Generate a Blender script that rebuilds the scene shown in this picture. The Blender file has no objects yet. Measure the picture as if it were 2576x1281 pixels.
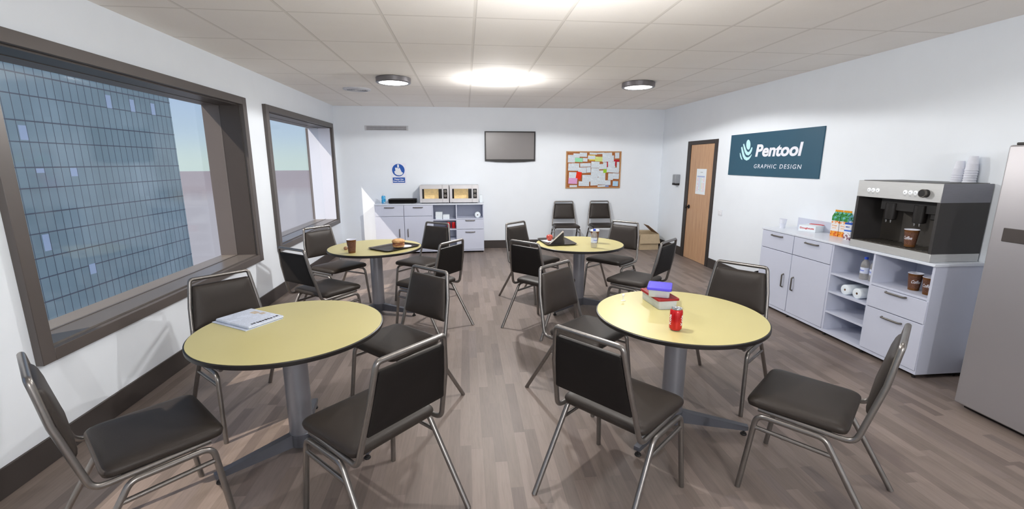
import bpy, bmesh, math, random
from mathutils import Vector, Matrix
random.seed(7)
S = bpy.context.scene
COL = S.collection
PI = math.pi
XL, XR, YB, HC, YF = -2.312, 3.803, 8.541, 2.616, -2.6

# ------------------------------------------------------------------ colour
def lin(c):
    return tuple(((v/255)/12.92 if v/255 <= 0.04045 else ((v/255+0.055)/1.055)**2.4) for v in c) + (1.0,)

# ------------------------------------------------------------------ materials
class NT:
    def __init__(s, name):
        s.m = bpy.data.materials.new(name); s.m.use_nodes = True
        s.t = s.m.node_tree; s.b = s.t.nodes['Principled BSDF']; s.out = s.t.nodes['Material Output']
    def n(s, typ, **kw):
        nd = s.t.nodes.new(typ)
        for k, v in kw.items(): setattr(nd, k, v)
        return nd
    def l(s, a, b): s.t.links.new(a, b)
    def math(s, op, a, b=None, c=None):
        nd = s.n('ShaderNodeMath', operation=op)
        for i, v in enumerate((a, b, c)):
            if v is None: continue
            if isinstance(v, (int, float)): nd.inputs[i].default_value = v
            else: s.l(v, nd.inputs[i])
        return nd.outputs[0]
    def mix(s, f, a, b, mode='MIX'):
        nd = s.n('ShaderNodeMix', data_type='RGBA', blend_type=mode)
        for i, v in ((0, f), (6, a), (7, b)):
            if isinstance(v, (int, float)): nd.inputs[i].default_value = v
            elif isinstance(v, tuple): nd.inputs[i].default_value = v
            else: s.l(v, nd.inputs[i])
        return nd.outputs[2]
    def obj(s): return s.n('ShaderNodeTexCoord').outputs['Object']
    def noise(s, vec, scale, detail=4, rough=.55, sc=None):
        if sc:
            mp = s.n('ShaderNodeMapping'); mp.inputs['Scale'].default_value = sc; s.l(vec, mp.inputs[0]); vec = mp.outputs[0]
        nd = s.n('ShaderNodeTexNoise'); nd.inputs['Scale'].default_value = scale
        nd.inputs['Detail'].default_value = detail; nd.inputs['Roughness'].default_value = rough
        s.l(vec, nd.inputs['Vector']); return nd.outputs['Fac']
    def ramp(s, f, stops, interp='LINEAR'):
        nd = s.n('ShaderNodeValToRGB'); cr = nd.color_ramp; cr.interpolation = interp
        while len(cr.elements) < len(stops): cr.elements.new(.5)
        for e, (p, c) in zip(cr.elements, stops): e.position = p; e.color = c
        s.l(f, nd.inputs[0]); return nd.outputs[0]
    def bump(s, h, strength=.2, dist=.01):
        nd = s.n('ShaderNodeBump'); nd.inputs['Strength'].default_value = strength; nd.inputs['Distance'].default_value = dist
        s.l(h, nd.inputs['Height']); s.l(nd.outputs[0], s.b.inputs['Normal'])
    def set(s, rough=.5, metal=0., spec=.5):
        s.b.inputs['Roughness'].default_value = rough; s.b.inputs['Metallic'].default_value = metal
        s.b.inputs['Specular IOR Level'].default_value = spec; return s

def simple(name, rgb, rough=.5, metal=0., spec=.5, var=.05, nscale=30, bump=0., bscale=300, emit=0.):
    t = NT(name); t.set(rough, metal, spec)
    c = lin(rgb); v = t.obj()
    nz = t.noise(v, nscale)
    d = tuple(x*(1-var) for x in c[:3]) + (1,); u = tuple(min(1, x*(1+var)) for x in c[:3]) + (1,)
    t.l(t.ramp(nz, [(.3, d), (.7, u)]), t.b.inputs['Base Color'])
    if bump: t.bump(t.noise(v, bscale, 2), bump, .002)
    if emit:
        t.b.inputs['Emission Color'].default_value = c; t.b.inputs['Emission Strength'].default_value = emit
    return t.m

M = {}
M['wall'] = simple('wall paint', (240, 246, 253), .75, 0, .3, .012, 3, .05, 400)
M['reveal_white'] = simple('white reveal paint', (222, 226, 240), .6, 0, .3, .01, 3)
M['base'] = simple('dark rubber baseboard', (66, 60, 58), .45, 0, .4, .06, 6)
M['frame'] = simple('bronze window frame', (92, 86, 83), .38, .15, .5, .04, 4)
M['frame_in'] = simple('dark inner window lining', (70, 63, 59), .4, .1, .5, .03, 4)
M['frame_out'] = simple('outer window lining with pane haze', (112, 104, 101), .45, .1, .4, .03, 4)  # lighter than the inner lining: reflection haze of the pane painted in
M['sill_out'] = simple('outer sill with pane haze', (128, 120, 113), .4, .1, .4, .03, 4)  # paler than the inner sill, glass haze put into its colour
M['door_frame'] = simple('dark door frame', (56, 50, 48), .5, 0, .4, .06, 8)
M['steel'] = simple('chair steel tube', (136, 132, 129), .3, .85, .5, .05, 40)
M['colleg'] = simple('pedestal leg paint', (98, 100, 108), .4, .4, .45, .04, 10)
M['col'] = simple('pedestal aluminium', (146, 148, 156), .32, .6, .5, .04, 10)
M['dkfoot'] = simple('dark rubber', (40, 38, 38), .6, 0, .3, .1, 30)
M['vinyl'] = simple('brown vinyl', (50, 44, 40), .46, 0, .32, .05, 12, .25, 420)
M['vinylback'] = simple('black back shell', (29, 26, 25), .62, 0, .2, .04, 10)
M['edge'] = simple('black table edge', (32, 29, 28), .4, 0, .4, .05, 10)
M['cab'] = simple('white cabinet laminate', (204, 209, 226), .45, 0, .35, .012, 4)
M['cabtop'] = simple('white worktop', (226, 232, 243), .22, 0, .5, .01, 4)
M['handle'] = simple('pewter handle', (112, 108, 104), .38, .7, .5, .08, 40)
M['black'] = simple('black plastic', (28, 25, 24), .45, 0, .4, .08, 30)
M['tray'] = simple('dark tray plastic', (50, 46, 45), .42, 0, .45, .05, 20)
M['screen'] = simple('unlit tv screen', (122, 118, 118), .35, 0, .4, .02, 3)
M['white'] = simple('white plastic', (236, 238, 244), .4, 0, .4, .02, 20)
M['foam'] = simple('white foam cup', (232, 235, 246), .5, 0, .3, .02, 60)
M['paperw'] = simple('plain white paper', (232, 240, 246), .8, 0, .2, .02, 60)
M['grey'] = simple('grey plastic', (150, 154, 160), .4, 0, .4, .05, 20)
M['bluecap'] = simple('blue cap', (45, 80, 200), .4, 0, .4, .05, 20)
M['bluelid'] = simple('violet blue lid', (78, 66, 200), .45, 0, .4, .03, 20)
M['redlid'] = simple('dark red lid', (142, 28, 31), .42, 0, .4, .05, 20)
M['tub'] = simple('frosted plastic tub', (198, 206, 220), .45, 0, .4, .03, 40)
M['can'] = simple('red can paint', (190, 24, 30), .22, .25, .6, .05, 20)
M['alu'] = simple('bare aluminium', (190, 192, 196), .3, .9, .5, .05, 60)
M['fridge'] = simple('fridge steel', (163, 160, 163), .4, .45, .5, .015, 2)
M['fridgedark'] = simple('fridge display panel', (78, 72, 70), .35, .2, .5, .04, 20)
M['teal'] = simple('teal sign face', (42, 84, 106), .5, 0, .4, .04, 2)
M['mint'] = simple('pale mint logo', (196, 240, 244), .6, 0, .3, .01, 20)
M['letter'] = simple('white lettering', (238, 240, 250), .6, 0, .3, .01, 20)
M['signblue'] = simple('poster blue', (44, 92, 176), .6, 0, .3, .02, 20)
M['oak_frame'] = simple('pinboard oak frame', (190, 145, 100), .6, 0, .3, .08, 40)
M['cardboard'] = simple('cardboard', (190, 172, 144), .85, 0, .15, .06, 20)
M['cardboard2'] = simple('inner cardboard', (160, 128, 98), .85, 0, .15, .06, 20)
M['bun'] = None
M['blackglass'] = simple('black glass', (24, 22, 22), .12, 0, .6, .02, 20)
M['mwsteel'] = simple('microwave steel', (208, 206, 208), .36, .35, .5, .03, 10)
M['coffee_band'] = None
M['red'] = simple('red ink', (200, 40, 44), .6, 0, .3, .04, 30)
M['orangecap'] = simple('orange carton top', (240, 160, 30), .5, 0, .3, .04, 30)
M['lampring'] = simple('brushed lamp ring', (128, 126, 130), .35, .8, .5, .06, 20)
M['ventgrey'] = simple('vent grey', (206, 208, 214), .5, .2, .4, .05, 20)
M['ventdark'] = simple('vent shadow gap', (92, 86, 84), .7, 0, .2, .05, 20)
M['cookie'] = simple('baked biscuit', (176, 138, 110), .8, 0, .2, .12, 60)
M['bread'] = simple('white bread', (238, 232, 222), .85, 0, .15, .05, 90)
M['ham'] = simple('cooked patty', (158, 100, 76), .6, 0, .3, .2, 60)
M['cheese'] = simple('melted cheese', (236, 206, 110), .5, 0, .3, .05, 40)
M['ledge'] = simple('grey sill laminate', (104, 98, 94), .3, .1, .5, .03, 5)

def wood_floor():
    t = NT('laminate plank floor'); t.set(.46, 0, .35)
    sp = t.n('ShaderNodeSeparateXYZ'); v = t.obj(); t.l(v, sp.inputs[0])
    x, y = sp.outputs[0], sp.outputs[1]
    sx = t.math('DIVIDE', x, .066); st = t.math('FLOOR', sx)
    w1 = t.n('ShaderNodeTexWhiteNoise', noise_dimensions='1D'); t.l(st, w1.inputs['W'])
    yy = t.math('ADD', t.math('DIVIDE', y, .62), t.math('MULTIPLY', w1.outputs['Value'], 7.3)); pl = t.math('FLOOR', yy)
    cb = t.n('ShaderNodeCombineXYZ'); t.l(st, cb.inputs[0]); t.l(pl, cb.inputs[1])
    w2 = t.n('ShaderNodeTexWhiteNoise', noise_dimensions='2D'); t.l(cb.outputs[0], w2.inputs['Vector'])
    c = t.ramp(w2.outputs['Value'], [(0, lin((114, 102, 97))), (.25, lin((124, 112, 105))), (.5, lin((134, 121, 114))), (.75, lin((143, 129, 122))), (1, lin((121, 110, 106)))])
    off = t.n('ShaderNodeVectorMath', operation='ADD'); t.l(v, off.inputs[0])
    m2 = t.n('ShaderNodeVectorMath', operation='SCALE'); t.l(w2.outputs['Color'], m2.inputs[0]); m2.inputs['Scale'].default_value = 9; t.l(m2.outputs[0], off.inputs[1])
    g = t.noise(off.outputs[0], 9, 6, .65, (9, .7, 1))
    c = t.mix(.5, c, t.ramp(g, [(.25, (.66, .65, .64, 1)), (.55, (1, 1, 1, 1)), (.8, (1.12, 1.11, 1.1, 1))]), 'MULTIPLY')
    fx = t.math('FRACT', sx); ex = t.math('LESS_THAN', fx, .025)
    fy = t.math('FRACT', yy); ey = t.math('LESS_THAN', fy, .005)
    e = t.math('MAXIMUM', ex, ey)
    c = t.mix(t.math('MULTIPLY', e, .35), c, lin((112, 102, 98)))
    t.l(c, t.b.inputs['Base Color']); t.bump(t.math('SUBTRACT', g, t.math('MULTIPLY', e, .6)), .06, .002)
    return t.m
M['floor'] = wood_floor()

def ceiling_mat():
    t = NT('acoustic ceiling tiles'); t.set(.85, 0, .2)
    sp = t.n('ShaderNodeSeparateXYZ'); v = t.obj(); t.l(v, sp.inputs[0])
    def line(c, ph, per, w):
        f = t.math('FRACT', t.math('DIVIDE', t.math('SUBTRACT', c, ph - w/2), per)); return t.math('LESS_THAN', f, w/per), t.math('LESS_THAN', f, (w+.006)/per)
    a, a2 = line(sp.outputs[0], .7136, .6312, .017); b, b2 = line(sp.outputs[1], 3.378, .7367, .011)
    bar = t.math('MAXIMUM', a, b); edge = t.math('SUBTRACT', t.math('MAXIMUM', a2, b2), bar)
    n1 = t.noise(v, 220, 3, .7); n2 = t.noise(v, 3, 2)
    c = t.mix(t.math('MULTIPLY', t.math('LESS_THAN', n1, .40), .10), lin((252, 248, 243)), lin((196, 190, 184)))
    c = t.mix(.35, c, t.ramp(n2, [(.3, (.95, .94, .93, 1)), (.7, (1, 1, 1, 1))]), 'MULTIPLY')
    c = t.mix(t.math('MULTIPLY', bar, .8), c, lin((233, 228, 221))); c = t.mix(t.math('MULTIPLY', edge, .45), c, lin((170, 165, 158)))  # second mix paints a shadow line beside each bar
    t.l(c, t.b.inputs['Base Color'])
    t.bump(t.math('ADD', t.math('MULTIPLY', n1, .25), t.math('MULTIPLY', bar, -1.0)), .25, .006)
    return t.m
M['ceiling'] = ceiling_mat()

def wood_door():
    t = NT('oak veneer door'); t.set(.4, 0, .4); v = t.obj()
    g = t.noise(v, 5, 6, .6, (1, 9, .45)); g2 = t.noise(v, 30, 4, .6, (1, 6, .2))
    c = t.ramp(g, [(.28, lin((178, 138, 108))), (.5, lin((196, 156, 122))), (.72, lin((206, 170, 134)))])
    c = t.mix(.25, c, t.ramp(g2, [(.3, (.8, .76, .72, 1)), (.65, (1, 1, 1, 1))]), 'MULTIPLY')
    t.l(c, t.b.inputs['Base Color']); return t.m
M['oak'] = wood_door()

def laminate():
    t = NT('yellow table laminate'); t.set(.36, 0, .55); v = t.obj()
    n = t.noise(v, 2, 2)
    t.l(t.ramp(n, [(.3, lin((195, 185, 128))), (.7, lin((200, 190, 133)))]), t.b.inputs['Base Color'])
    return t.m
M['yellow'] = laminate()

def brushed(name, rgb, rough=.35, metal=.6, sc=(4, 4, 160)):
    t = NT(name); t.set(rough, metal, .5); v = t.obj(); n = t.noise(v, 3, 4, .6, sc); c = lin(rgb)
    t.l(t.ramp(n, [(.3, tuple(x*.86 for x in c[:3])+(1,)), (.7, c)]), t.b.inputs['Base Color']); return t.m
M['cmsteel'] = brushed('brushed coffee machine steel', (208, 209, 209), .4, .35)
M['cmside'] = brushed('brushed side band', (140, 140, 148), .4, .5)
M['cmdark'] = simple('charcoal machine side', (62, 60, 60), .42, .1, .4, .03, 3)
M['cmcav'] = simple('dark machine bay', (82, 77, 72), .38, .4, .5, .05, 3)

def coffee_mat():
    t = NT('brown coffee print'); t.set(.6, 0, .3); v = t.obj(); n = t.noise(v, 190, 3, .7)
    t.l(t.ramp(n, [(.35, lin((76, 48, 36))), (.52, lin((106, 72, 56))), (.7, lin((140, 104, 84)))]), t.b.inputs['Base Color']); return t.m
M['coffee'] = coffee_mat()
M['coffee_band'] = simple('amber cup band', (104, 66, 30), .55, 0, .3, .05, 40)

def bun_mat():
    t = NT('toasted bun'); t.set(.55, 0, .35); v = t.obj(); n = t.noise(v, 26, 4)
    t.l(t.ramp(n, [(.35, lin((188, 136, 86))), (.55, lin((214, 166, 112))), (.75, lin((230, 196, 150)))]), t.b.inputs['Base Color']); return t.m
M['bun'] = bun_mat()

def apple_mat():
    t = NT('apple skin'); t.set(.3, 0, .5); v = t.obj(); n = t.noise(v, 22, 4, .6, (1, 1, .4))
    t.l(t.ramp(n, [(.35, lin((184, 62, 54))), (.6, lin((204, 92, 76))), (.8, lin((216, 140, 100)))]), t.b.inputs['Base Color']); return t.m
M['apple'] = apple_mat()

def cork():
    t = NT('cork'); t.set(.9, 0, .1); v = t.obj(); n = t.noise(v, 120, 4, .7)
    t.l(t.ramp(n, [(.3, lin((140, 84, 50))), (.6, lin((186, 120, 76))), (.8, lin((200, 140, 96)))]), t.b.inputs['Base Color']); return t.m
M['cork'] = cork()

def printed(name, rgb, ink=(120, 130, 150), amt=.4, vert='Z', hor=(60, 60)):
    t = NT(name); t.set(.8, 0, .15); v = t.obj(); sp = t.n('ShaderNodeSeparateXYZ'); t.l(v, sp.inputs[0])
    ax = sp.outputs[vert]
    f = t.math('FRACT', t.math('MULTIPLY', ax, 70)); ln = t.math('LESS_THAN', f, .45)
    nz = t.noise(v, 90, 2); ln = t.math('MULTIPLY', ln, t.math('GREATER_THAN', nz, .47))
    big = t.noise(v, 14, 1); ln = t.math('MULTIPLY', ln, t.math('GREATER_THAN', big, .42))
    t.l(t.mix(t.math('MULTIPLY', ln, amt), lin(rgb), lin(ink)), t.b.inputs['Base Color']); return t.m
M['p_w'] = printed('printed white sheet', (222, 232, 240))
M['p_g'] = printed('printed green sheet', (160, 232, 190), (90, 170, 130), .4)
M['p_y'] = printed('printed yellow strip', (236, 214, 84), (200, 160, 60), .4)
M['p_l'] = printed('printed lime sheet', (216, 230, 148), (150, 170, 90), .4)
M['p_r'] = printed('dark red sheet', (190, 44, 60), (150, 20, 40), .3)
M['p_e'] = printed('bright red sheet', (238, 60, 38), (190, 30, 30), .3)
M['p_p'] = printed('printed pink sheet', (226, 170, 214), (180, 120, 180), .4)
M['p_n'] = printed('leaf green note', (160, 206, 60), (110, 170, 40), .4)
M['p_b'] = printed('printed light blue sheet', (180, 216, 240), (110, 150, 200), .4)
M['p_u'] = printed('slate blue slip', (140, 156, 200), (90, 100, 160), .4)
def newsprint():
    t = NT('newsprint'); t.set(.8, 0, .15); v = t.obj(); sp = t.n('ShaderNodeSeparateXYZ'); t.l(v, sp.inputs[0])
    f = t.math('LESS_THAN', t.math('FRACT', t.math('MULTIPLY', sp.outputs[0], 160)), .5)
    blk = t.noise(v, 24, 2); nz = t.noise(v, 260, 2)
    ln = t.math('MULTIPLY', t.math('MULTIPLY', f, t.math('GREATER_THAN', nz, .45)), t.math('GREATER_THAN', blk, .44))
    c = t.mix(t.math('MULTIPLY', ln, .38), lin((206, 214, 230)), lin((96, 100, 112)))
    t.l(c, t.b.inputs['Base Color']); return t.m
M['news'] = newsprint()
M['newsink'] = simple('newspaper ink', (52, 48, 52), .8, 0, .1, .1, 60)
M['newsphoto'] = simple('faded colour photo print', (190, 176, 160), .8, 0, .1, .2, 90)

def glass_mat(name, tint=(1, 1, 1, 1), gl=.16, rough=.02):
    t = NT(name); t.t.nodes.remove(t.b)
    tr = t.n('ShaderNodeBsdfTransparent'); tr.inputs[0].default_value = tint
    g = t.n('ShaderNodeBsdfGlossy'); g.inputs['Roughness'].default_value = rough
    fr = t.n('ShaderNodeFresnel'); fr.inputs['IOR'].default_value = 1.45
    mx = t.n('ShaderNodeMixShader'); t.l(t.math('MULTIPLY', fr.outputs[0], gl), mx.inputs[0]); t.l(tr.outputs[0], mx.inputs[1]); t.l(g.outputs[0], mx.inputs[2])
    t.l(mx.outputs[0], t.out.inputs['Surface']); return t.m
M['pane'] = glass_mat('window glass', (.97, .985, .985, 1), .10, .06)
M['pet'] = None
def pet_mat():
    t = NT('clear bottle plastic'); t.t.nodes.remove(t.b)
    tr = t.n('ShaderNodeBsdfTransparent'); tr.inputs[0].default_value = (.95, .95, .94, 1)
    d = t.n('ShaderNodeBsdfDiffuse'); d.inputs[0].default_value = lin((196, 192, 186)); g = t.n('ShaderNodeBsdfGlossy'); g.inputs['Roughness'].default_value = .12
    a = t.n('ShaderNodeMixShader'); a.inputs[0].default_value = .36; t.l(tr.outputs[0], a.inputs[1]); t.l(d.outputs[0], a.inputs[2])
    b = t.n('ShaderNodeMixShader'); b.inputs[0].default_value = .10; t.l(a.outputs[0], b.inputs[1]); t.l(g.outputs[0], b.inputs[2])
    t.l(b.outputs[0], t.out.inputs['Surface']); return t.m
M['pet'] = pet_mat()
M['mwglass'] = glass_mat('microwave door glass', (.95, .93, .89, 1), .3, .05)

def lamp_mat():
    t = NT('lamp diffuser'); t.t.nodes.remove(t.b); e = t.n('ShaderNodeEmission'); e.inputs[0].default_value = (1, .985, .96, 1); e.inputs[1].default_value = 14
    t.l(e.outputs[0], t.out.inputs['Surface']); return t.m
M['lamp'] = lamp_mat()
M['mwglow'] = simple('self-glowing microwave cavity', (222, 204, 164), .6, 0, .3, .3, 14, emit=.42)  # surfaces emit a weak painted glow, no lamp inside the oven
M['btnlit'] = simple('white push button', (236, 240, 244), .35, 0, .5, .02, 30, emit=.25)
def sanitizer():
    t = NT('sanitizer gel bottle'); t.set(.3, 0, .5); v = t.obj(); n = t.noise(v, 26, 1)
    t.l(t.ramp(n, [(.44, lin((52, 160, 214))), (.56, lin((70, 176, 226))), (.66, lin((210, 226, 240)))]), t.b.inputs['Base Color']); return t.m
M['san'] = sanitizer()
def juice():
    t = NT('juice carton print'); t.set(.4, 0, .4); v = t.obj(); sp = t.n('ShaderNodeSeparateXYZ'); t.l(v, sp.inputs[0]); z = sp.outputs[2]
    n = t.noise(v, 44, 2); n2 = t.noise(v, 60, 2)
    leaf = t.ramp(n, [(.44, lin((120, 196, 210))), (.5, lin((74, 160, 80))), (.6, lin((44, 130, 60)))])
    org = t.ramp(n2, [(.44, lin((240, 240, 242))), (.52, lin((244, 160, 60))), (.62, lin((230, 120, 40)))])
    bot = t.ramp(n2, [(.4, lin((244, 178, 70))), (.5, lin((240, 150, 50))), (.62, lin((206, 70, 40)))])
    c = t.mix(t.math('GREATER_THAN', z, .155), org, leaf)
    mid = t.math('MULTIPLY', t.math('LESS_THAN', z, .128), t.math('GREATER_THAN', z, .052))
    c = t.mix(mid, c, lin((240, 238, 238)))
    c = t.mix(t.math('LESS_THAN', z, .052), c, bot); t.l(c, t.b.inputs['Base Color']); return t.m
M['juice'] = juice()
def milk():
    t = NT('milk carton print'); t.set(.4, 0, .4); v = t.obj(); sp = t.n('ShaderNodeSeparateXYZ'); t.l(v, sp.inputs[0]); z = sp.outputs[2]
    n = t.noise(v, 46, 2)
    cow = t.ramp(n, [(.48, lin((242, 242, 248))), (.54, lin((206, 170, 160))), (.6, lin((120, 80, 110)))])
    c = t.mix(t.math('LESS_THAN', z, .066), lin((242, 243, 250)), cow)
    c = t.mix(t.math('MULTIPLY', t.math('GREATER_THAN', z, .083), t.math('LESS_THAN', z, .097)), c, lin((70, 120, 220)))
    c = t.mix(t.math('GREATER_THAN', z, .148), c, lin((44, 92, 196))); t.l(c, t.b.inputs['Base Color']); return t.m
M['milk'] = milk()
M['label_w'] = simple('pale bottle label', (216, 224, 244), .5, 0, .3, .05, 60)
M['label_blue'] = simple('blue label print', (80, 110, 220), .5, 0, .3, .05, 60)
M['ground'] = None
M['rugfar'] = None

def ground_mat():
    t = NT('dusty open ground'); t.set(.95, 0, .05); v = t.obj()
    ln = t.n('ShaderNodeVectorMath', operation='LENGTH'); t.l(v, ln.inputs[0])
    d = t.math('ADD', ln.outputs['Value'], t.math('MULTIPLY', t.noise(v, .004, 3), 260)); f = t.math('DIVIDE', d, 1500)
    t.l(t.ramp(f, [(0, lin((168, 166, 166))), (.50, lin((166, 164, 164))), (.66, lin((154, 146, 146))), (1, lin((150, 142, 143)))]), t.b.inputs['Base Color']); return t.m
M['ground'] = ground_mat()
def facade_mat():
    t = NT('curtain wall glass'); t.set(.28, .0, .5); v = t.obj(); sp = t.n('ShaderNodeSeparateXYZ'); t.l(v, sp.inputs[0]); y, z = sp.outputs[1], sp.outputs[2]
    n = t.noise(v, .16, 3, .5)  # broad noise paints hazy cloud reflections into the glass colour
    c = t.ramp(n, [(.35, lin((148, 168, 166))), (.55, lin((166, 186, 184))), (.75, lin((188, 205, 202)))])
    iy = t.math('FLOOR', t.math('DIVIDE', t.math('SUBTRACT', y, 27.548), .5528)); iz = t.math('FLOOR', t.math('DIVIDE', t.math('SUBTRACT', z, 1.36), 2.52))
    cb = t.n('ShaderNodeCombineXYZ'); t.l(iy, cb.inputs[0]); t.l(iz, cb.inputs[1])
    w = t.n('ShaderNodeTexWhiteNoise', noise_dimensions='2D'); t.l(cb.outputs[0], w.inputs['Vector'])
    c = t.mix(.6, c, t.ramp(w.outputs['Value'], [(0, (.86, .88, .9, 1)), (1, (1.05, 1.05, 1.05, 1))]), 'MULTIPLY')
    t.l(c, t.b.inputs['Base Color']); return t.m
M['facade'] = facade_mat()
M['mullion'] = simple('facade mullion', (112, 114, 120), .6, .1, .4, .05, 2)
M['paleblind'] = simple('pale blind behind glass', (214, 226, 240), .6, 0, .3, .03, 1)
M['roofslab'] = simple('concrete roof', (120, 120, 120), .8, 0, .2, .05, 1)

# ------------------------------------------------------------------ mesh helpers
class MB:
    def __init__(s): s.bm = bmesh.new()
    def _xf(s, vs, mat):
        if mat is not None: bmesh.ops.transform(s.bm, matrix=mat, verts=vs)
    def box(s, lo, hi, bev=0., seg=2, mi=0, mat=None):
        bm = bmesh.new()
        r = bmesh.ops.create_cube(bm, size=1)
        c = [(a+b)/2 for a, b in zip(lo, hi)]; d = [b-a for a, b in zip(lo, hi)]
        for v in bm.verts: v.co = Vector([c[i]+v.co[i]*d[i] for i in range(3)])
        if bev > 0: bmesh.ops.bevel(bm, geom=list(bm.edges), offset=bev, segments=seg, profile=.5, affect='EDGES')
        s._merge(bm, mi, mat); return s
    def _merge(s, bm, mi, mat=None):
        if mat is not None: bmesh.ops.transform(bm, matrix=mat, verts=bm.verts)
        mp = {}
        for v in bm.verts: mp[v] = s.bm.verts.new(v.co)
        for f in bm.faces:
            try: nf = s.bm.faces.new([mp[v] for v in f.verts]); nf.material_index = mi
            except ValueError: pass
        bm.free()
    def rings(s, loops, mi=0, cap0=True, cap1=True, closed=True):
        L = [[s.bm.verts.new(p) for p in lp] for lp in loops]; n = len(L[0])
        for a, b in zip(L[:-1], L[1:]):
            for i in range(n if closed else n-1):
                j = (i+1) % n
                f = s.bm.faces.new([a[i], a[j], b[j], b[i]]); f.material_index = mi
        if cap0: f = s.bm.faces.new(L[0][::-1]); f.material_index = mi
        if cap1: f = s.bm.faces.new(L[-1]); f.material_index = mi
        return s
    def lathe(s, prof, n=32, o=(0, 0, 0), mi=0, cap0=True, cap1=True, mat=None):
        loops = [[Vector((o[0]+r*math.cos(2*PI*i/n), o[1]+r*math.sin(2*PI*i/n), o[2]+z)) for i in range(n)] for r, z in prof]
        if mat is not None: loops = [[mat @ p for p in lp] for lp in loops]
        return s.rings(loops, mi, cap0, cap1)
    def tube(s, pts, r, n=10, mi=0, sq=None, cap=True):
        pts = [Vector(p) for p in pts]; loops = []
        t0 = (pts[1]-pts[0]).normalized(); up = Vector((0, 0, 1)) if abs(t0.z) < .9 else Vector((0, 1, 0))
        nx = t0.cross(up).normalized()
        for i, p in enumerate(pts):
            if i == 0: t = pts[1]-pts[0]
            elif i == len(pts)-1: t = pts[-1]-pts[-2]
            else: t = (pts[i+1]-p).normalized()+(p-pts[i-1]).normalized()
            t.normalize(); nx = (nx-t*nx.dot(t)).normalized(); ny = t.cross(nx)
            loops.append([p+nx*(r*math.cos(2*PI*k/n))+ny*(r*math.sin(2*PI*k/n)) for k in range(n)])
        return s.rings(loops, mi, cap, cap)
    def prism(s, poly, z0, z1, mi=0, mat=None, bev=0):
        bm = bmesh.new(); a = [bm.verts.new((p[0], p[1], z0)) for p in poly]; b = [bm.verts.new((p[0], p[1], z1)) for p in poly]; n = len(poly)
        for i in range(n): j = (i+1) % n; bm.faces.new([a[i], a[j], b[j], b[i]])
        bm.faces.new(a[::-1]); bm.faces.new(b)
        if bev: bmesh.ops.bevel(bm, geom=list(bm.edges), offset=bev, segments=2, affect='EDGES')
        s._merge(bm, mi, mat); return s
    def build(s, name, mats, parent=None, angle=40, loc=None):
        bmesh.ops.recalc_face_normals(s.bm, faces=s.bm.faces)
        me = bpy.data.meshes.new(name); s.bm.to_mesh(me); s.bm.free()
        for m in (mats if isinstance(mats, (list, tuple)) else [mats]): me.materials.append(m)
        for p in me.polygons: p.use_smooth = True
        me.set_sharp_from_angle(angle=math.radians(angle))
        o = bpy.data.objects.new(name, me); COL.objects.link(o)
        if parent: o.parent = parent
        if loc: o.location = loc
        return o

def fillet(pts, radii, seg=6):
    pts = [Vector(p) for p in pts]; out = [pts[0]]
    for i in range(1, len(pts)-1):
        r = radii[i]
        if r <= 0: out.append(pts[i]); continue
        a = (pts[i-1]-pts[i]).normalized(); b = (pts[i+1]-pts[i]).normalized()
        ang = a.angle(b)
        if ang > 3.0: out.append(pts[i]); continue
        d = min(r/math.tan(ang/2), (pts[i-1]-pts[i]).length*.49, (pts[i+1]-pts[i]).length*.49)
        p0 = pts[i]+a*d; p1 = pts[i]+b*d
        for k in range(seg+1):
            t = k/seg; out.append(p0*(1-t)**2+pts[i]*2*t*(1-t)+p1*t*t)
    out.append(pts[-1]); return out
def rpoly(c, r, seg=5):
    n = len(c); out = []
    for i in range(n):
        p0, p, p1 = Vector(c[i-1]), Vector(c[i]), Vector(c[(i+1) % n])
        a = (p0-p).normalized(); b = (p1-p).normalized()
        for k in range(seg+1):
            t = k/seg; out.append((p+a*r)*(1-t)**2+p*2*t*(1-t)+(p+b*r)*t*t)
    return out
def rrect(w, h, r, seg=5): return rpoly([(-w/2, -h/2), (w/2, -h/2), (w/2, h/2), (-w/2, h/2)], r, seg)
def inset(c, d):   # inset a convex corner list towards its centre by d on each side
    n = len(c); out = []
    for i in range(n):
        p0, p, p1 = Vector(c[i-1]), Vector(c[i]), Vector(c[(i+1) % n])
        a = (p-p0).normalized(); b = (p1-p).normalized(); na = Vector((-a.y, a.x)); nb = Vector((-b.y, b.x))
        k = 1+na.dot(nb); out.append(p+(na+nb)*(d/k))
    return out

def tag(o, label, cat=None, group=None, kind=None):
    if label: o['label'] = label
    if cat: o['category'] = cat
    if group: o['group'] = group
    if kind: o['kind'] = kind
    return o
def thing(name, label, cat, loc=(0, 0, 0), rot=0, group=None):
    o = bpy.data.objects.new(name, None); COL.objects.link(o); o.empty_display_size = .05
    o.location = loc; o.rotation_euler = (0, 0, math.radians(rot)); return tag(o, label, cat, group)
def struct(o): o['kind'] = 'structure'; return o
def dup(o, loc=None, rot=None, label=None, group=None, parent=None):
    c = o.copy(); COL.objects.link(c)
    if parent: c.parent = parent
    if loc is not None: c.location = loc
    if rot is not None: c.rotation_euler = (0, 0, math.radians(rot))
    if label: c['label'] = label
    if group: c['group'] = group
    for ch in list(o.children): dup(ch, parent=c)
    return c

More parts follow.
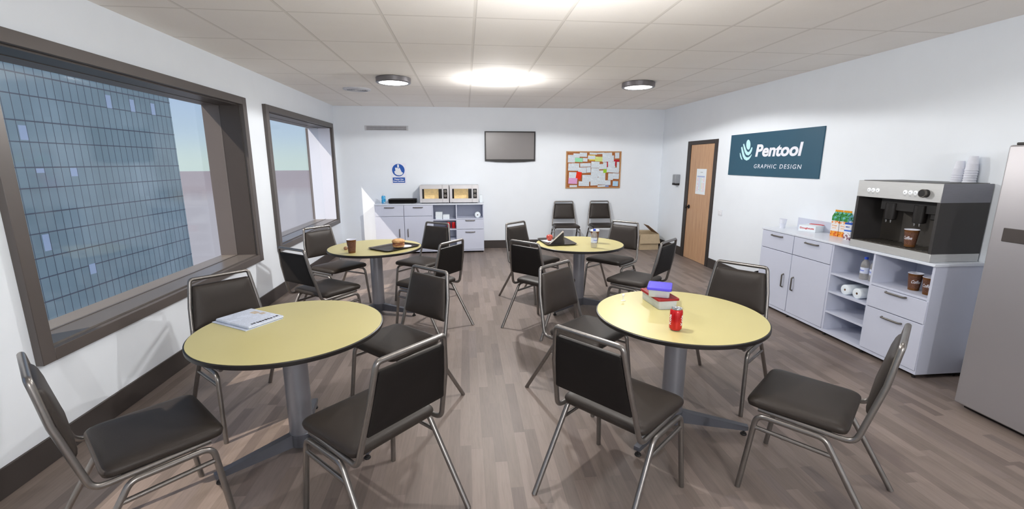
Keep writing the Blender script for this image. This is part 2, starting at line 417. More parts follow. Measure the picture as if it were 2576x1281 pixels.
def text_mesh(txt, size, bold=0., shear=0., ext=.0006, space=1., align='LEFT'):
    cu = bpy.data.curves.new('t', 'FONT'); cu.body = txt; cu.size = size; cu.offset = bold; cu.shear = shear; cu.extrude = ext
    cu.space_character = space; cu.align_x = align; cu.resolution_u = 4
    ob = bpy.data.objects.new('t', cu); COL.objects.link(ob)
    me = bpy.data.meshes.new_from_object(ob.evaluated_get(bpy.context.evaluated_depsgraph_get())); bpy.data.objects.remove(ob); return me
def fit_text(name, txt, mat, parent, org, ux, uy, w, h, bold=0., shear=0., ext=.0005, space=1.):
    """text stretched to w x h, lower left at org, axes ux, uy"""
    me = text_mesh(txt, 1., bold, shear, ext, space)
    xs = [v.co.x for v in me.vertices]; ys = [v.co.y for v in me.vertices]
    x0, x1, y0, y1 = min(xs), max(xs), min(ys), max(ys); ux = Vector(ux); uy = Vector(uy); uz = ux.cross(uy); org = Vector(org)
    for v in me.vertices:
        a = (v.co.x-x0)/(x1-x0)*w; b = (v.co.y-y0)/(y1-y0)*h; v.co = org+ux*a+uy*b+uz*(v.co.z)
    me.materials.append(mat); o = bpy.data.objects.new(name, me); COL.objects.link(o)
    if parent: o.parent = parent
    return o
def wrap_text(name, txt, mat, parent, r0, r1, h, a0, z0, w, th, vertical=False, bold=0., shear=0.):
    """text bent round a cone (radius r0 at z=0, r1 at z=h); a0 angle of its middle, z0 bottom, w width, th height"""
    me = text_mesh(txt, 1., bold, shear, 0.0)
    xs = [v.co.x for v in me.vertices]; ys = [v.co.y for v in me.vertices]; x0, x1, y0, y1 = min(xs), max(xs), min(ys), max(ys)
    for v in me.vertices:
        a = (v.co.x-x0)/(x1-x0)*w; b = (v.co.y-y0)/(y1-y0)*th
        if vertical: u, z = -(b-th/2), z0+a
        else: u, z = a-w/2, z0+b
        r = r0+(r1-r0)*z/h+.0006; an = a0+u/r; v.co = Vector((r*math.cos(an), r*math.sin(an), z))
    me.materials.append(mat); o = bpy.data.objects.new(name, me); COL.objects.link(o); o.parent = parent; return o

# ------------------------------------------------------------------ room shell
def slab(name, lo, hi, mat): return struct(MB().box(lo, hi).build(name, mat))
slab('floor', (XL-.34, YF-.1, -.1), (XR+.1, YB+.1, 0), M['floor'])
slab('ceiling', (XL-.34, YF-.1, HC), (XR+.1, YB+.1, HC+.1), M['ceiling'])
slab('wall_back', (XL-.34, YB, 0), (XR+.1, YB+.1, HC), M['wall'])
slab('wall_front', (XL-.34, YF-.1, 0), (XR+.1, YF, HC), M['wall'])
ZB, ZT = .627, 2.218
WINS = [(2.552, 5.087), (5.715, 8.25), (-.61, 1.925)]
w = MB(); xo = XL-.34
ys = sorted(WINS); cur = YF
for a, b in ys:
    w.box((xo, cur, 0), (XL, a, HC)); cur = b
    w.box((xo, a, 0), (XL, b, ZB)); w.box((xo, a, ZT), (XL, b, HC))
w.box((xo, cur, 0), (XL, YB, HC))
struct(w.build('wall_left', M['wall']))
w = MB(); w.box((XR, YF, 0), (XR+.1, 6.577, HC)); w.box((XR, 7.5, 0), (XR+.1, YB, HC)); w.box((XR, 6.577, 1.98), (XR+.1, 7.5, HC))
struct(w.build('wall_right', M['wall']))
def basebd(name, boxes):
    m = MB()
    for lo, hi in boxes: m.box(lo, hi, .003, 1)
    struct(m.build(name, M['base']))
basebd('baseboard_left', [((XL, YF, 0), (XL+.012, YB, .152))])
basebd('baseboard_back', [((XL+.012, YB-.012, 0), (XR-.012, YB, .152))])
basebd('baseboard_right', [((XR-.012, YF, 0), (XR, 6.577, .152)), ((XR-.012, 7.5, 0), (XR, YB, .152))])
basebd('baseboard_front', [((XL+.012, YF, 0), (XR-.012, YF+.012, .152))])

def window(i, a, b):
    e = bpy.data.objects.new('window_%d' % i, None); COL.objects.link(e); struct(e); e.location = (XL, a, ZB)
    def L(lo, hi): return (tuple(p-q for p, q in zip(lo, e.location)), tuple(p-q for p, q in zip(hi, e.location)))
    x1 = -2.272; A, B, Z0, Z1 = a-.079, b+.08, ZB-.07, ZT+.073
    m = MB()
    for lo, hi in (((XL-.001, A, Z0), (x1, a, Z1)), ((XL-.001, b, Z0), (x1, B, Z1)), ((XL-.001, a, ZT), (x1, b, Z1)), ((XL-.001, a, Z0), (x1, b, ZB))):
        m.box(*L(lo, hi), .002, 1)
    m.build('window_frame', M['frame'], e)
    m = MB(); t = .012; gx = -2.504
    m.box(*L((gx, a, ZT-t), (XL, b, ZT+.001))); m.box(*L((gx, a, ZB+t), (XL, a+t, ZT-t)))
    if i != 2: m.box(*L((gx, b-t, ZB+t), (XL, b, ZT-t)))
    m.build('window_lining', M['frame_in'], e)
    m = MB(); m.box(*L((xo-.02, a, ZT-t), (gx, b, ZT+.001))); m.box(*L((xo-.02, a, ZB+t), (gx, a+t, ZT-t)))
    if i != 2: m.box(*L((xo-.02, b-t, ZB+t), (gx, b, ZT-t)))
    m.build('outer_lining', M['frame_out'], e)
    if i == 2:
        m = MB(); m.box(*L((xo-.02, b-t, ZB+t), (XL, b, ZT-t))); m.build('window_lining', M['reveal_white'], e)
        MB().box(*L((xo-.06, b-t, ZB+t), (xo-.02, b, ZT-t))).build('outer_stop', M['frame_out'], e)
    m = MB(); m.box(*L((gx, a+.001, ZB-.001), (XL, b-.001, ZB+t))); m.build('window_sill', M['ledge'], e)
    m = MB(); m.box(*L((xo-.02, a+.001, ZB-.001), (gx, b-.001, ZB+t))); m.build('outer_sill', M['sill_out'], e)
    m = MB(); m.box(*L((-2.508, a+t, ZB+t), (-2.500, b-t, ZT-t))); m.build('window_pane', M['pane'], e)
    m = MB(); g = .004
    for lo, hi in (((-2.512, a+t, ZB+t), (-2.496, a+t+g, ZT-t)), ((-2.512, a+t, ZB+t), (-2.496, b-t, ZB+t+g)), ((-2.512, a+t, ZT-t-g), (-2.496, b-t, ZT-t))):
        m.box(*L(lo, hi))
    m.build('glazing_seal', M['frame'], e)
for i, (a, b) in enumerate(WINS): window(i+1, a, b)

# door
e = bpy.data.objects.new('door_1', None); COL.objects.link(e); struct(e); e.location = (XR, 7.04, 0)
m = MB()
for lo, hi in (((-.015, -.463, 0), (.1, -.381, 1.98)), ((-.015, .352, 0), (.1, .46, 1.98)), ((-.015, -.381, 1.919), (.1, .352, 1.98))): m.box(lo, hi, .003, 1)
m.build('door_frame', M['door_frame'], e)
lf = MB().box((-.002, -.379, .006), (.04, .350, 1.917), .002, 1).build('door_leaf', M['oak'], e)
kn = MB(); R90 = Matrix.Rotation(-PI/2, 4, 'Y')
kn.lathe([(.034, 0), (.034, .008), (.012, .012), (.012, .034), (.026, .042), (.030, .056), (.024, .068), (.001, .071)], 20, mat=Matrix.Translation((-.003, .285, .89)) @ R90)
kn.build('door_knob', M['black'], e)

# ------------------------------------------------------------------ ceiling fittings
def lamp(x, y, label):
    t = thing('ceiling_lamp', label, 'ceiling light', (x, y, HC-.062), 0, 'round flush ceiling lamps')
    MB().lathe([(.168, .004), (.172, 0), (.196, 0), (.204, .006), (.204, .055), (.19, .062), (.1, .062)], 48, cap0=False).build('lamp_ring', M['lampring'], t)
    MB().lathe([(.168, .003), (.15, .001), (.002, 0)], 48, cap0=False).build('diffuser', M['lamp'], t)
lamp(-.83, 5.735, 'round ceiling lamp with metal ring, above the table with the burger')
lamp(2.19, 5.755, 'round ceiling lamp with metal ring, above the table with the apple')
lamp(-.83, 2.25, 'added unseen round ceiling lamp overhead, above the table with the newspaper')  # out-of-view lamp added for the room lighting
lamp(2.19, 2.25, 'added unseen round ceiling lamp overhead, above the table with the soda can')  # second added lamp, also out of view
t = thing('air_diffuser', 'round grey ceiling air vent with concentric rings beside a lamp', 'air vent', (-1.45, 6.62, HC-.022))
m = MB(); m.lathe([(.135, .006), (.14, .0), (.18, .008), (.186, .022), (.1, .022)], 40, cap0=False); m.build('rim', M['ventgrey'], t)
m = MB()
for r in (.115, .085, .055, .025): m.lathe([(r, .008), (r+.003, .002), (r+.015, .010), (r+.012, .02)], 36, cap0=False, cap1=False)
m.build('ring_louvre', M['ventgrey'], t)
MB().lathe([(.138, .018), (.001, .018)], 36).build('backing', M['ventdark'], t)

# ------------------------------------------------------------------ chairs
YC = [(.42, -.235), (.572, -.268), (.72, -.303), (.855, -.322), (.93, -.330)]
def yc(z):
    for (a, ya), (b, yb) in zip(YC[:-1], YC[1:]):
        if z <= b: return ya+(yb-ya)*(z-a)/(b-a)
    return YC[-1][1]
def make_chair():
    t = thing('stacking_chair', '', 'chair')
    m = MB(); c = [(-.224, -.206), (.224, -.206), (.236, .206), (-.236, .206)]; loops = []
    for d, z, r in ((.014, .4505, .035), (.003, .453, .045), (0, .461, .05), (-.002, .470, .05), (0, .479, .05), (.006, .487, .05), (.018, .494, .045), (.045, .499, .04), (.10, .502, .03)):
        loops.append([Vector((p.x, p.y, z)) for p in rpoly(inset(c, d), r, 5)])
    m.rings(loops).build('seat', M['vinyl'], t, 60)
    c = [(-.207, .572), (.207, .572), (.168, .856), (-.168, .856)]
    def rg(lst, name, mat, par):
        lo = []
        for d, th, r in lst: lo.append([Vector((p.x, yc(p.y)+th, p.y)) for p in rpoly(inset(c, d), r, 3)])
        return MB().rings(lo).build(name, mat, par, 60)
    b = rg([(.004, -.002, .012), (0, .004, .014), (0, .010, .014), (.008, .020, .02), (.02, .026, .02), (.05, .032, .02), (.09, .035, .02), (.12, .036, .01)], 'backrest', M['vinyl'], t)
    s_ = rg([(.12, -.012, .01), (.07, -.012, .01), (.03, -.012, .01), (.004, -.012, .01), (.002, -.0105, .01), (.002, -.002, .01)], 'back_shell', M['vinylback'], b); s_['label'] = 'black rear shell of the backrest'
    half = [(.214, .15, .439), (.227, -.235, .439), (.199, -.303, .72), (.179, -.322, .855), (.172, -.3285, .897)]
    full = [(-x, y, z) for x, y, z in half] + half[::-1]
    rad = [0, .055, .25, .2, .056, .056, .2, .25, .055, 0]
    m = MB(); m.tube(fillet(full, rad, 7), .0124, 12)
    m.box((-.21, .08, .440), (.21, .11, .449)); m.box((-.222, -.15, .440), (.222, -.12, .449))
    m.build('back_frame', M['steel'], t, 50)
    for sx in (-1, 1):
        for y0, yf in ((.150, .195), (-.13, -.378)):
            m = MB(); pts = [(.236*sx, .01, .417), (.236*sx, y0, .417), (.251*sx, yf, 0)]
            m.tube(fillet(pts, [0, .05, 0], 7), .0132, 12); m.build('leg', M['steel'], t, 50)
        m = MB(); m.tube([(.2385*sx, .158, .352), (.2395*sx, -.167, .345)], .0105, 8); m.build('stretcher', M['steel'], t, 50)
    return t
CH = {
 'F': (.76, 1.979, -50.3, 'brown steel chair with its black back turned, in front of the red soda can'),
 'D': (-.465, 1.951, 46.4, 'brown steel chair with its black back turned, in front of the newspaper table'),
 'H': (1.674, 1.895, 40.3, 'brown steel chair seen edge-on, between the refrigerator and the soda can table'),
 'A': (-1.39, 1.925, -46.0, 'brown steel chair seen edge-on below the big window, facing the newspaper table'),
 'B': (-1.407, 2.844, -134.1, 'brown steel chair behind the newspaper, under the near window sill'),
 'C': (-.49, 2.856, 136.3, 'brown steel chair on the aisle side of the newspaper table, facing it'),
 'E': (.855, 2.898, -138.8, 'brown steel chair on the aisle side of the lunch box table, facing it'),
 'G': (1.753, 2.808, 129.4, 'brown steel chair between the lunch box table and the sideboard with the coffee machine'),
 'I': (-1.318, 4.226, -36.0, 'brown steel chair with its black back turned, between the near and far windows'),
 'J': (-1.455, 5.132, -126.0, 'brown steel chair behind the paper cup of the burger table, under the far window'),
 'K': (-.547, 5.282, 145.0, 'brown steel chair between the burger table and the cabinet with microwaves'),
 'L': (-.407, 4.374, 54.0, 'brown steel chair with its black back turned, on the aisle side of the burger table'),
 'M': (.83, 5.248, -137.0, 'brown steel chair behind the apple tray, on the aisle side'),
 'N': (.782, 4.305, -48.5, 'brown steel chair with its black back turned, in front of the apple tray'),
 'O': (1.743, 5.197, 131.7, 'brown steel chair behind the water bottle table, before the cardboard box'),
 'P': (1.691, 4.258, 43.2, 'brown steel chair with its black back turned, between the apple table and the wooden door'),
 'Q': (1.848, 8.145, 176.5, 'brown steel chair against the far wall, the one nearer the television'),
 'S': (2.552, 8.126, 177.7, 'brown steel chair against the far wall, the one nearer the cardboard box'),
}
proto = make_chair(); first = True
for k, (x, y, a, lb) in CH.items():
    g = 'chairs against the far wall' if k in 'QS' else 'chairs around the round tables'
    if first: c = proto; c.location = (x, y, 0); c.rotation_euler = (0, 0, math.radians(a)); c['label'] = lb; c['group'] = g; first = False
    else: dup(proto, (x, y, 0), a, lb, g)

# ------------------------------------------------------------------ tables
def make_table():
    t = thing('pedestal_table', '', 'table')
    MB().lathe([(.482, .716), (.4845, .736), (.482, .740), (.46, .7402), (.001, .7402)], 96).build('tabletop', M['yellow'], t, 30)
    MB().lathe([(.44, .714), (.484, .714), (.4895, .718), (.4900, .727), (.4895, .735), (.4850, .7385), (.4830, .7388), (.4815, .73)], 96, cap0=False, cap1=False).build('edge_band', M['edge'], t, 30)
    m = MB(); m.lathe([(.16, .706), (.16, .7155), (.02, .7155)], 32); m.lathe([(.16, .706), (.064, .696), (.064, .110)], 40, cap0=False, cap1=False)
    m.build('column', M['col'], t, 30)
    MB().lathe([(.01, .030), (.066, .030), (.068, .034), (.068, .108), (.064, .112), (.01, .112)], 40).build('hub', M['colleg'], t, 30)
    for a in (-139, -21, 99):
        R = Matrix.Rotation(math.radians(a), 4, 'Z')
        m = MB(); pr = [(.05, .030), (.43, .034), (.445, .038), (.445, .062), (.05, .110)]; wd = .021
        loops = [[R @ Vector((r, -s*(wd if r < .2 else .017), z)) for r, z in pr] for s in (-1, 1)]
        m.rings(loops); lg = m.build('leg', M['colleg'], t, 30)
        m = MB(); m.lathe([(.017, 0), (.019, .004), (.016, .012), (.007, .016), (.007, .036)], 16, mat=R @ Matrix.Translation((.425, 0, 0))); m.build('glide', M['dkfoot'], lg)
    return t
TB = [(-.978, 2.455, 'round yellow pedestal table with a black edge and a newspaper on it'),
      (1.262, 2.452, 'round yellow pedestal table with a black edge, carrying lunch boxes and a red can'),
      (-.983, 4.857, 'round yellow pedestal table with a black edge, carrying a burger on a tray'),
      (1.258, 4.843, 'round yellow pedestal table with a black edge, carrying an apple on a tray')]
pt = make_table()
for i, (x, y, lb) in enumerate(TB):
    if i == 0: pt.location = (x, y, 0); pt['label'] = lb; pt['group'] = 'round pedestal tables'
    else: dup(pt, (x, y, 0), 0, lb, 'round pedestal tables')
ZTB = .7405

# ------------------------------------------------------------------ sideboards
def handle(parent, u, z, ln=.17, vertical=False):
    m = MB(); h = ln/2
    p = [(-h, 0), (-h+.01, -.024), (h-.01, -.024), (h, 0)]
    if vertical: pts = [(u, b, z+a) for a, b in p]
    else: pts = [(u+a, b, z) for a, b in p]
    m.tube(fillet(pts, [0, .008, .008, 0], 4), .0075, 8)
    return m.build('handle', M['handle'], parent, 50)
def make_sideboard():
    t = thing('sideboard', '', 'cabinet'); D = .41; W = 1.93; T = .018
    m = MB()
    m.box((0, .003, .035), (T, D, .884)); m.box((W-T, .003, .035), (W, D, .884)); m.box((T, .003, .035), (W-T, D, .062))
    m.box((T, D-.01, .062), (W-T, D, .884)); m.box((1.0, .003, .062), (1.0+T, D-.01, .884)); m.box((1.428, .003, .062), (1.428+T, D-.01, .884))
    m.box((.503, .02, .062), (.509, D-.01, .884)); m.box((T, .022, .683), (1.0, D-.01, .689))
    m.build('carcass', M['cab'], t)
    MB().box((-.006, -.012, .884), (W+.006, D, .905), .003, 1).build('worktop', M['cabtop'], t)
    for z in (.62, .445, .25): MB().box((1.018, .006, z-T), (1.428, D-.01, z)).build('shelf', M['cab'], t)
    MB().box((1.446, .004, .64-T), (W-T, D-.01, .64)).build('shelf', M['cab'], t)
    for a, b, hu in ((.006, .502, .419), (.510, .999, .567)):
        d = MB().box((a, -.004, .066), (b, .012, .684), .002, 1).build('door', M['cab'], t); handle(d, hu, .384, .145, True)
        d = MB().box((a, -.004, .690), (b, .012, .880), .002, 1).build('drawer', M['cab'], t); handle(d, (a+b)/2, .843)
    for z0, z1, hz in ((.440, .618, .600), (.066, .434, .388)):
        d = MB().box((1.436, -.004, z0), (W-.004, .012, z1), .002, 1).build('drawer', M['cab'], t); handle(d, 1.68, hz)
    for u in (.03, .51, 1.015, 1.43, W-.03):
        for v in (.03, D-.04): MB().lathe([(.013, 0), (.013, .01), (.008, .012), (.008, .036)], 12, (u, v, 0)).build('foot', M['dkfoot'], t)
    return t
sb = make_sideboard(); sb.location = (-1.615, 8.12, 0)
tag(sb, 'low white sideboard against the far wall, with two microwaves on it', 'cabinet', 'white sideboards')
sb2 = dup(sb, (3.388, 4.765, 0), -90, 'low white sideboard along the wall under the teal sign, with the coffee machine on it')
# dark kicker? none. splash boards standing on the tops
tag(MB().box((0, 0, 0), (.006, .49, .108), .001, 1).build('backing_board', M['cab'], None, loc=(3.794, 4.262, .905)), 'low pale board leaning on the wall behind the doughnut box', 'board')
ZC = .9055

# ------------------------------------------------------------------ fridge
t = thing('refrigerator', 'tall grey steel refrigerator with a dark panel on its door', 'refrigerator', (3.28, 1.70, 0))
MB().box((.055, .0, .04), (.52, .766, 1.728), .008, 2).build('body', M['fridge'], t)
dr = MB().box((0, .002, .035), (.052, .764, 1.733), .012, 3).build('door', M['fridge'], t)
m = MB().box((-.006, .25, 1.155), (.01, .695, 1.238), .003, 1).build('display_panel', M['fridgedark'], dr); m['label'] = 'dark brown display panel'
m = MB().box((.01, .60, 1.733), (.09, .735, 1.748), .004, 2); m.build('hinge_cover', M['black'], t)
MB().box((.06, .02, 0), (.5, .74, .041)).build('plinth', M['black'], t)

# ------------------------------------------------------------------ coffee machine (front -X, local: x into wall, y along wall)
t = thing('coffee_machine', 'brushed steel coffee machine with an open dark bay and two spouts', 'coffee machine', (3.385, 2.885, ZC))
W, D, H = .703, .405, .574
m = MB(); m.box((0, 0, .439), (D, W, H), .003, 1, 0); tb = m.build('control_housing', M['cmsteel'], t)
m = MB(); m.box((.002, -.001, .439), (D, 0, H)); m.build('side_band', M['cmside'], tb)
MB().box((.03, .02, H), (D-.01, W-.02, H+.004)).build('top_plate', M['cmdark'], tb)
m = MB(); m.box((0, 0, 0), (D, W, .062), .003, 1); bb = m.build('base_housing', M['cmsteel'], t)
for y0 in (.0, W-.022): MB().box((.003, y0, .062), (D, y0+.022, .439)).build('side_panel', M['cmdark'], t)
MB().box((.26, .022, .062), (D, W-.022, .439)).build('rear_panel', M['cmcav'], t)
m = MB(); m.box((.012, .03, .062), (.25, W-.03, .070), .002, 1)
for k in range(14): m.box((.03, .05+k*.043, .070), (.23, .05+k*.043+.012, .073))
m.build('drip_tray', M['cmcav'], t)
MB().box((.09, .03, .34), (.25, .55, .438), .004, 1).build('brew_beam', M['black'], t)
MB().box((.10, .03, .30), (.2, .14, .345), .004, 1).build('brew_block', M['black'], t)
for y in (.215, .455):
    h = MB().lathe([(.03, .262), (.042, .268), (.044, .30), (.044, .40)], 24, (.10, y, .0)).build('dispenser_head', M['black'], t, 35)
    for dy in (-.02, .02): MB().lathe([(.0035, 0), (.006, .02), (.006, .026)], 10, (.085, y+dy, .240)).build('nozzle', M['alu'], h)
for y in (.589, .55, .508, .272, .230, .189):
    b = MB().lathe([(.017, 0), (.0165, .004), (.014, .006), (.001, .006)], 24, mat=Matrix.Translation((.001, y, .499)) @ R90).build('button', M['btnlit'], t)
    MB().box((-.007, -.004, -.003), (-.0052, .004, .003)).build('button_icon', M['grey'], b).location = (0, y, .499)
    MB().box((-.0006, y-.009, .470), (.001, y+.009, .4735)).build('button_caption', M['grey'], b)
k = MB(); k.lathe([(.03, 0), (.03, .03), (.026, .038), (.001, .038)], 32, mat=Matrix.Translation((.001, .112, .500)) @ R90); kk = k.build('knob', M['black'], t)
MB().lathe([(.031, .026), (.0315, .034), (.028, .039), (.026, .0385)], 32, mat=Matrix.Translation((.001, .112, .500)) @ R90, cap0=False, cap1=False).build('knob_ring', M['handle'], kk)

# ------------------------------------------------------------------ cups, bottles, cans
def coffee_cup(label, loc, rot=0, txt=True, lid=False, group='printed brown coffee cups'):
    t = thing('coffee_cup', label, 'cup', loc, rot, group); h = .136; r0, r1 = .034, .047
    def R(z): return r0+(r1-r0)*z/h
    MB().lathe([(R(.018), .018), (R(.116), .116)], 40, cap0=False, cap1=False).build('sleeve', M['coffee'], t, 60)
    MB().lathe([(.002, .004), (r0-.003, .004), (r0, 0), (R(.018), .018)], 40, cap1=False).build('base_band', M['coffee_band'], t, 60)
    MB().lathe([(R(.116), .116), (R(.133), .133)], 40, cap0=False, cap1=False).build('top_band', M['coffee_band'], t, 60)
    MB().lathe([(R(.132)-.001, .132), (R(.134)+.0025, .134), (R(.136)+.001, .137), (R(.134)-.002, .134), (r0-.002, .008), (.001, .008)], 40, cap0=False).build('inner_liner', M['foam'], t, 60)
    if txt: wrap_text('lettering', 'Coffee', M['letter'], t, r0, r1, h, -PI/2, .058, .062, .026, bold=.01, shear=.35)
    if lid: MB().lathe([(.002, .140), (.030, .140), (.034, .152), (.044, .150), (.050, .143), (.0505, .134), (.047, .132)][::-1], 40, cap0=False).build('lid', M['foam'], t, 50)
    return t
coffee_cup('brown coffee cup standing on the burger table in front of a biscuit', (-1.153, 4.552, ZTB), -88, True)
coffee_cup('brown coffee cup standing on the drip tray of the coffee machine', (3.475, 3.132, .9800), -78, True)
coffee_cup('brown coffee cup on the sideboard shelf under the coffee machine, nearest the partition', (3.515, 3.075, .6405), -34, True)
coffee_cup('brown coffee cup on the sideboard shelf, at the end panel in front', (3.50, 2.945, .6405), -72, True)
coffee_cup('brown coffee cup on the sideboard shelf, behind two others', (3.62, 2.985, .6405), -90, False)
coffee_cup('brown coffee cup with a white lid behind the water bottle', (1.437, 4.86, ZTB), 0, False, True)

def foam_cup(label, loc, flip=False, group='white foam cups'):
    t = thing('foam_cup', label, 'cup', loc, 0, group); h = .105
    m = MB(); pr = [(.001, .003), (.024, .003), (.0255, 0), (.032, .055), (.0335, .056), (.0365, .099), (.0395, .101), (.0395, .105), (.0368, .105), (.0246, .0055), (.001, .0055)]
    if flip: pr = [(r, h-z) for r, z in pr][::-1]
    m.lathe(pr, 36).build('cup_body', M['foam'], t, 50); return t
foam_cup('single white foam cup on the far end of the sideboard', (3.545, 4.665, ZC))
for k in range(4): foam_cup(['lowest', 'second from the bottom', 'third from the bottom', 'top'][k]+' upturned foam cup of the shorter stack on the coffee machine', (3.750, 3.106, 1.484+k*.0175), True, 'upturned foam cups in the shorter stack')
for k in range(6): foam_cup(['lowest', 'second from the bottom', 'third from the bottom', 'fourth from the bottom', 'fifth from the bottom', 'top'][k]+' upturned foam cup of the taller stack on the coffee machine', (3.756, 3.026, 1.484+k*.0175), True, 'upturned foam cups in the taller stack')

def water_bottle(label, loc, rot=0):
    t = thing('water_bottle', label, 'bottle', loc, rot, 'water bottles with blue caps')
    MB().lathe([(.001, .004), (.02, .003), (.029, 0), (.033, .008), (.033, .055), (.031, .058), (.031, .106), (.033, .112), (.0325, .135), (.027, .155), (.014, .172), (.0125, .178), (.0125, .190)], 32, cap1=False).build('bottle_body', M['pet'], t, 60)
    lb = MB().lathe([(.0328, .056), (.0332, .060), (.0332, .104), (.0328, .108)], 32, cap0=False, cap1=False).build('label', M['label_w'], t, 60)
    wrap_text('label_print', 'Water', M['label_blue'], lb, .0334, .0334, 1, -PI/2, .076, .045, .014, bold=.02, shear=.2)
    MB().lathe([(.0145, .180), (.0148, .198), (.012, .200), (.001, .200)], 24, cap0=False).build('cap', M['bluecap'], t, 50)
water_bottle('clear water bottle with blue cap standing on the apple table', (1.347, 4.575, ZTB), 10)
water_bottle('clear water bottle with blue cap on the open shelf, in full view', (3.475, 3.485, .6205), -85)
water_bottle('clear water bottle with blue cap on the open shelf, beside the partition', (3.485, 3.402, .6205), -85)
water_bottle('clear water bottle on the open shelf, behind the other two', (3.575, 3.375, .6205), -85)

def soda(label, loc, rot=0, group='red soda cans', big=True):
    t = thing('soda_can', label, 'can', loc, rot, group)
    MB().lathe([(.026, .004), (.0325, .012), (.0335, .018), (.0335, .106), (.031, .114), (.0275, .119)], 36, cap0=False, cap1=False).build('can_body', M['can'], t, 60)
    MB().lathe([(.001, .008), (.018, .006), (.023, 0), (.027, .006)], 36, cap1=False).build('can_bottom', M['alu'], t, 60)
    tp = MB().lathe([(.0275, .118), (.0285, .122), (.0275, .125), (.0255, .124), (.0245, .119), (.001, .120)], 36, cap0=False).build('can_top', M['alu'], t, 60)
    MB().prism([p for p in rrect(.012, .02, .005)], .121, .1225, mat=Matrix.Translation((0, .004, 0))).build('pull_tab', M['alu'], tp)
    if big:
        for a in (-186, -68): wrap_text('lettering', 'Kola', M['letter'], t, .0338, .0338, 1, math.radians(a), .034, .058, .017, True, .02)
    return t
soda('red soda can with silver top standing alone on the lunch box table', (1.114, 2.19, ZTB), 12)
soda('red soda can on the open shelf of the far sideboard, nearer the doors', (-.325, 8.20, .4455), 0, big=False)
soda('red soda can on the open shelf of the far sideboard, nearer the partition', (-.238, 8.20, .4455), 0, big=False)

# ------------------------------------------------------------------ lunch boxes
def lunchbox(name, label, loc, rot, w, l, h, lid, lidmat, grp):
    t = thing(name, label, 'food container', loc, rot, grp)
    lo = [[Vector((p.x, p.y, z)) for p in rrect(w-.018+d, l-.018+d, .014)] for d, z in ((-.012, 0), (-.006, .003), (0, h-lid), (.001, h-lid))]
    MB().rings(lo).build('tub', M['tub'], t, 50)
    lo = [[Vector((p.x, p.y, z)) for p in rrect(w-d, l-d, .016)] for d, z in ((.004, h-lid-.004), (0, h-lid-.003), (0, h-.004), (.004, h), (.02, h), (.022, h-.0015))]
    MB().rings(lo).build('lid', lidmat, t, 40)
lunchbox('lunch_box', 'large food box with a dark red lid, lowest on the yellow table', (1.218, 2.640, ZTB), 3, .142, .262, .070, .010, M['redlid'], 'stacked lunch boxes')
lunchbox('lunch_box', 'small food box with a violet blue lid, on top of the red-lidded box', (1.206, 2.612, ZTB+.0705), -27, .146, .172, .062, .012, M['bluelid'], 'stacked lunch boxes')
t = thing('white_peg', 'tiny white plastic peg standing on the lunch box table', 'peg', (1.012, 2.722, ZTB), 10)  # small white upright on a flat foot, use unknown
MB().box((-.016, -.006, 0), (.016, .006, .003), .001, 1).build('foot', M['white'], t)
MB().lathe([(.0045, .003), (.0035, .014), (.0035, .028), (.007, .032), (.0085, .039), (.007, .046), (.001, .048)], 14).build('stem', M['white'], t, 60)

# ------------------------------------------------------------------ newspaper
t = thing('newspaper', 'folded newspaper lying on the round yellow table near the window', 'newspaper', (-1.250, 2.585, ZTB), -32.5)
a, b = .148, .108
def sheet(w, l, z0, z1, ox=0, oy=0, bev=.006): return MB().box((-w+ox, -l+oy, z0), (w+ox, l+oy, z1), bev, 3)
bt = sheet(a+.004, b+.004, 0, .004, -.004, -.012, .001).build('loose_section', M['news'], t)
tp = MB(); tp.box((-a, -b, .004), (a, b, .019), .0072, 4); tp = tp.build('folded_section', M['news'], t)
m = MB(); x = .020
rr = random.Random(3)
yv = -b+.035
while yv < b-.03:
    wv = rr.uniform(.006, .016); m.box((a-.034+rr.uniform(-.004, .002), yv, .0188), (a-.018+rr.uniform(-.002, .004), yv+wv, .0194)); yv += wv+rr.uniform(.002, .007)
m.build('masthead', M['newsink'], tp)
m = MB(); m.box((-.075, .045, .0188), (-.025, .08, .0193)); m.box((-.015, .06, .0188), (.02, .09, .0193)); m.build('front_photo', M['newsphoto'], tp)

# ------------------------------------------------------------------ trays and food
def tray(label, loc, rot, w, l, group=None):
    t = thing('serving_tray', label, 'tray', loc, rot, group)
    lo = [[Vector((p.x, p.y, z)) for p in rrect(w-d, l-d, .05, 7)] for d, z in ((.05, 0), (.03, .001), (.004, .014), (0, .014), (0, .0165), (.006, .0165), (.034, .0035), (.06, .003))]
    MB().rings(lo).build('tray_body', M['tray'], t, 40); return t
tray('dark rounded serving tray under the burger', (-.768, 4.785, ZTB), -41, .335, .46, 'dark serving trays on tables')
tray('dark rounded serving tray under the apple, overhanging the table edge', (1.015, 4.935, ZTB), 6, .345, .47, 'dark serving trays on tables')
tray0 = None
for k in range(6):
    lb = ['lowest', 'second from the bottom', 'third from the bottom', 'fourth from the bottom', 'fifth from the bottom', 'top'][k]+' black tray of the stack beside the microwaves'
    z = ZC+k*.0115
    if tray0 is None: tray0 = tray(lb, (-1.148, 8.355, z), 90, .26, .50, 'black trays stacked on the far sideboard')
    else: dup(tray0, (-1.148+rr.uniform(-.002, .002), 8.355, z), 90+rr.uniform(-.5, .5), lb)
for o_ in list(S.objects):
    if o_.name.startswith('tray_body') and abs(o_.parent.location.y-8.355) < .01: o_.data.materials[0] = M['black']
m = MB().lathe([(.001, 0), (.05, 0), (.072, .006), (.073, .008), (.05, .003), (.001, .002)], 36)
tag(m.build('saucer', M['white'], None, loc=(-.665, 4.808, ZTB+.0035)), 'small white plate on the tray, partly under the burger', 'plate')
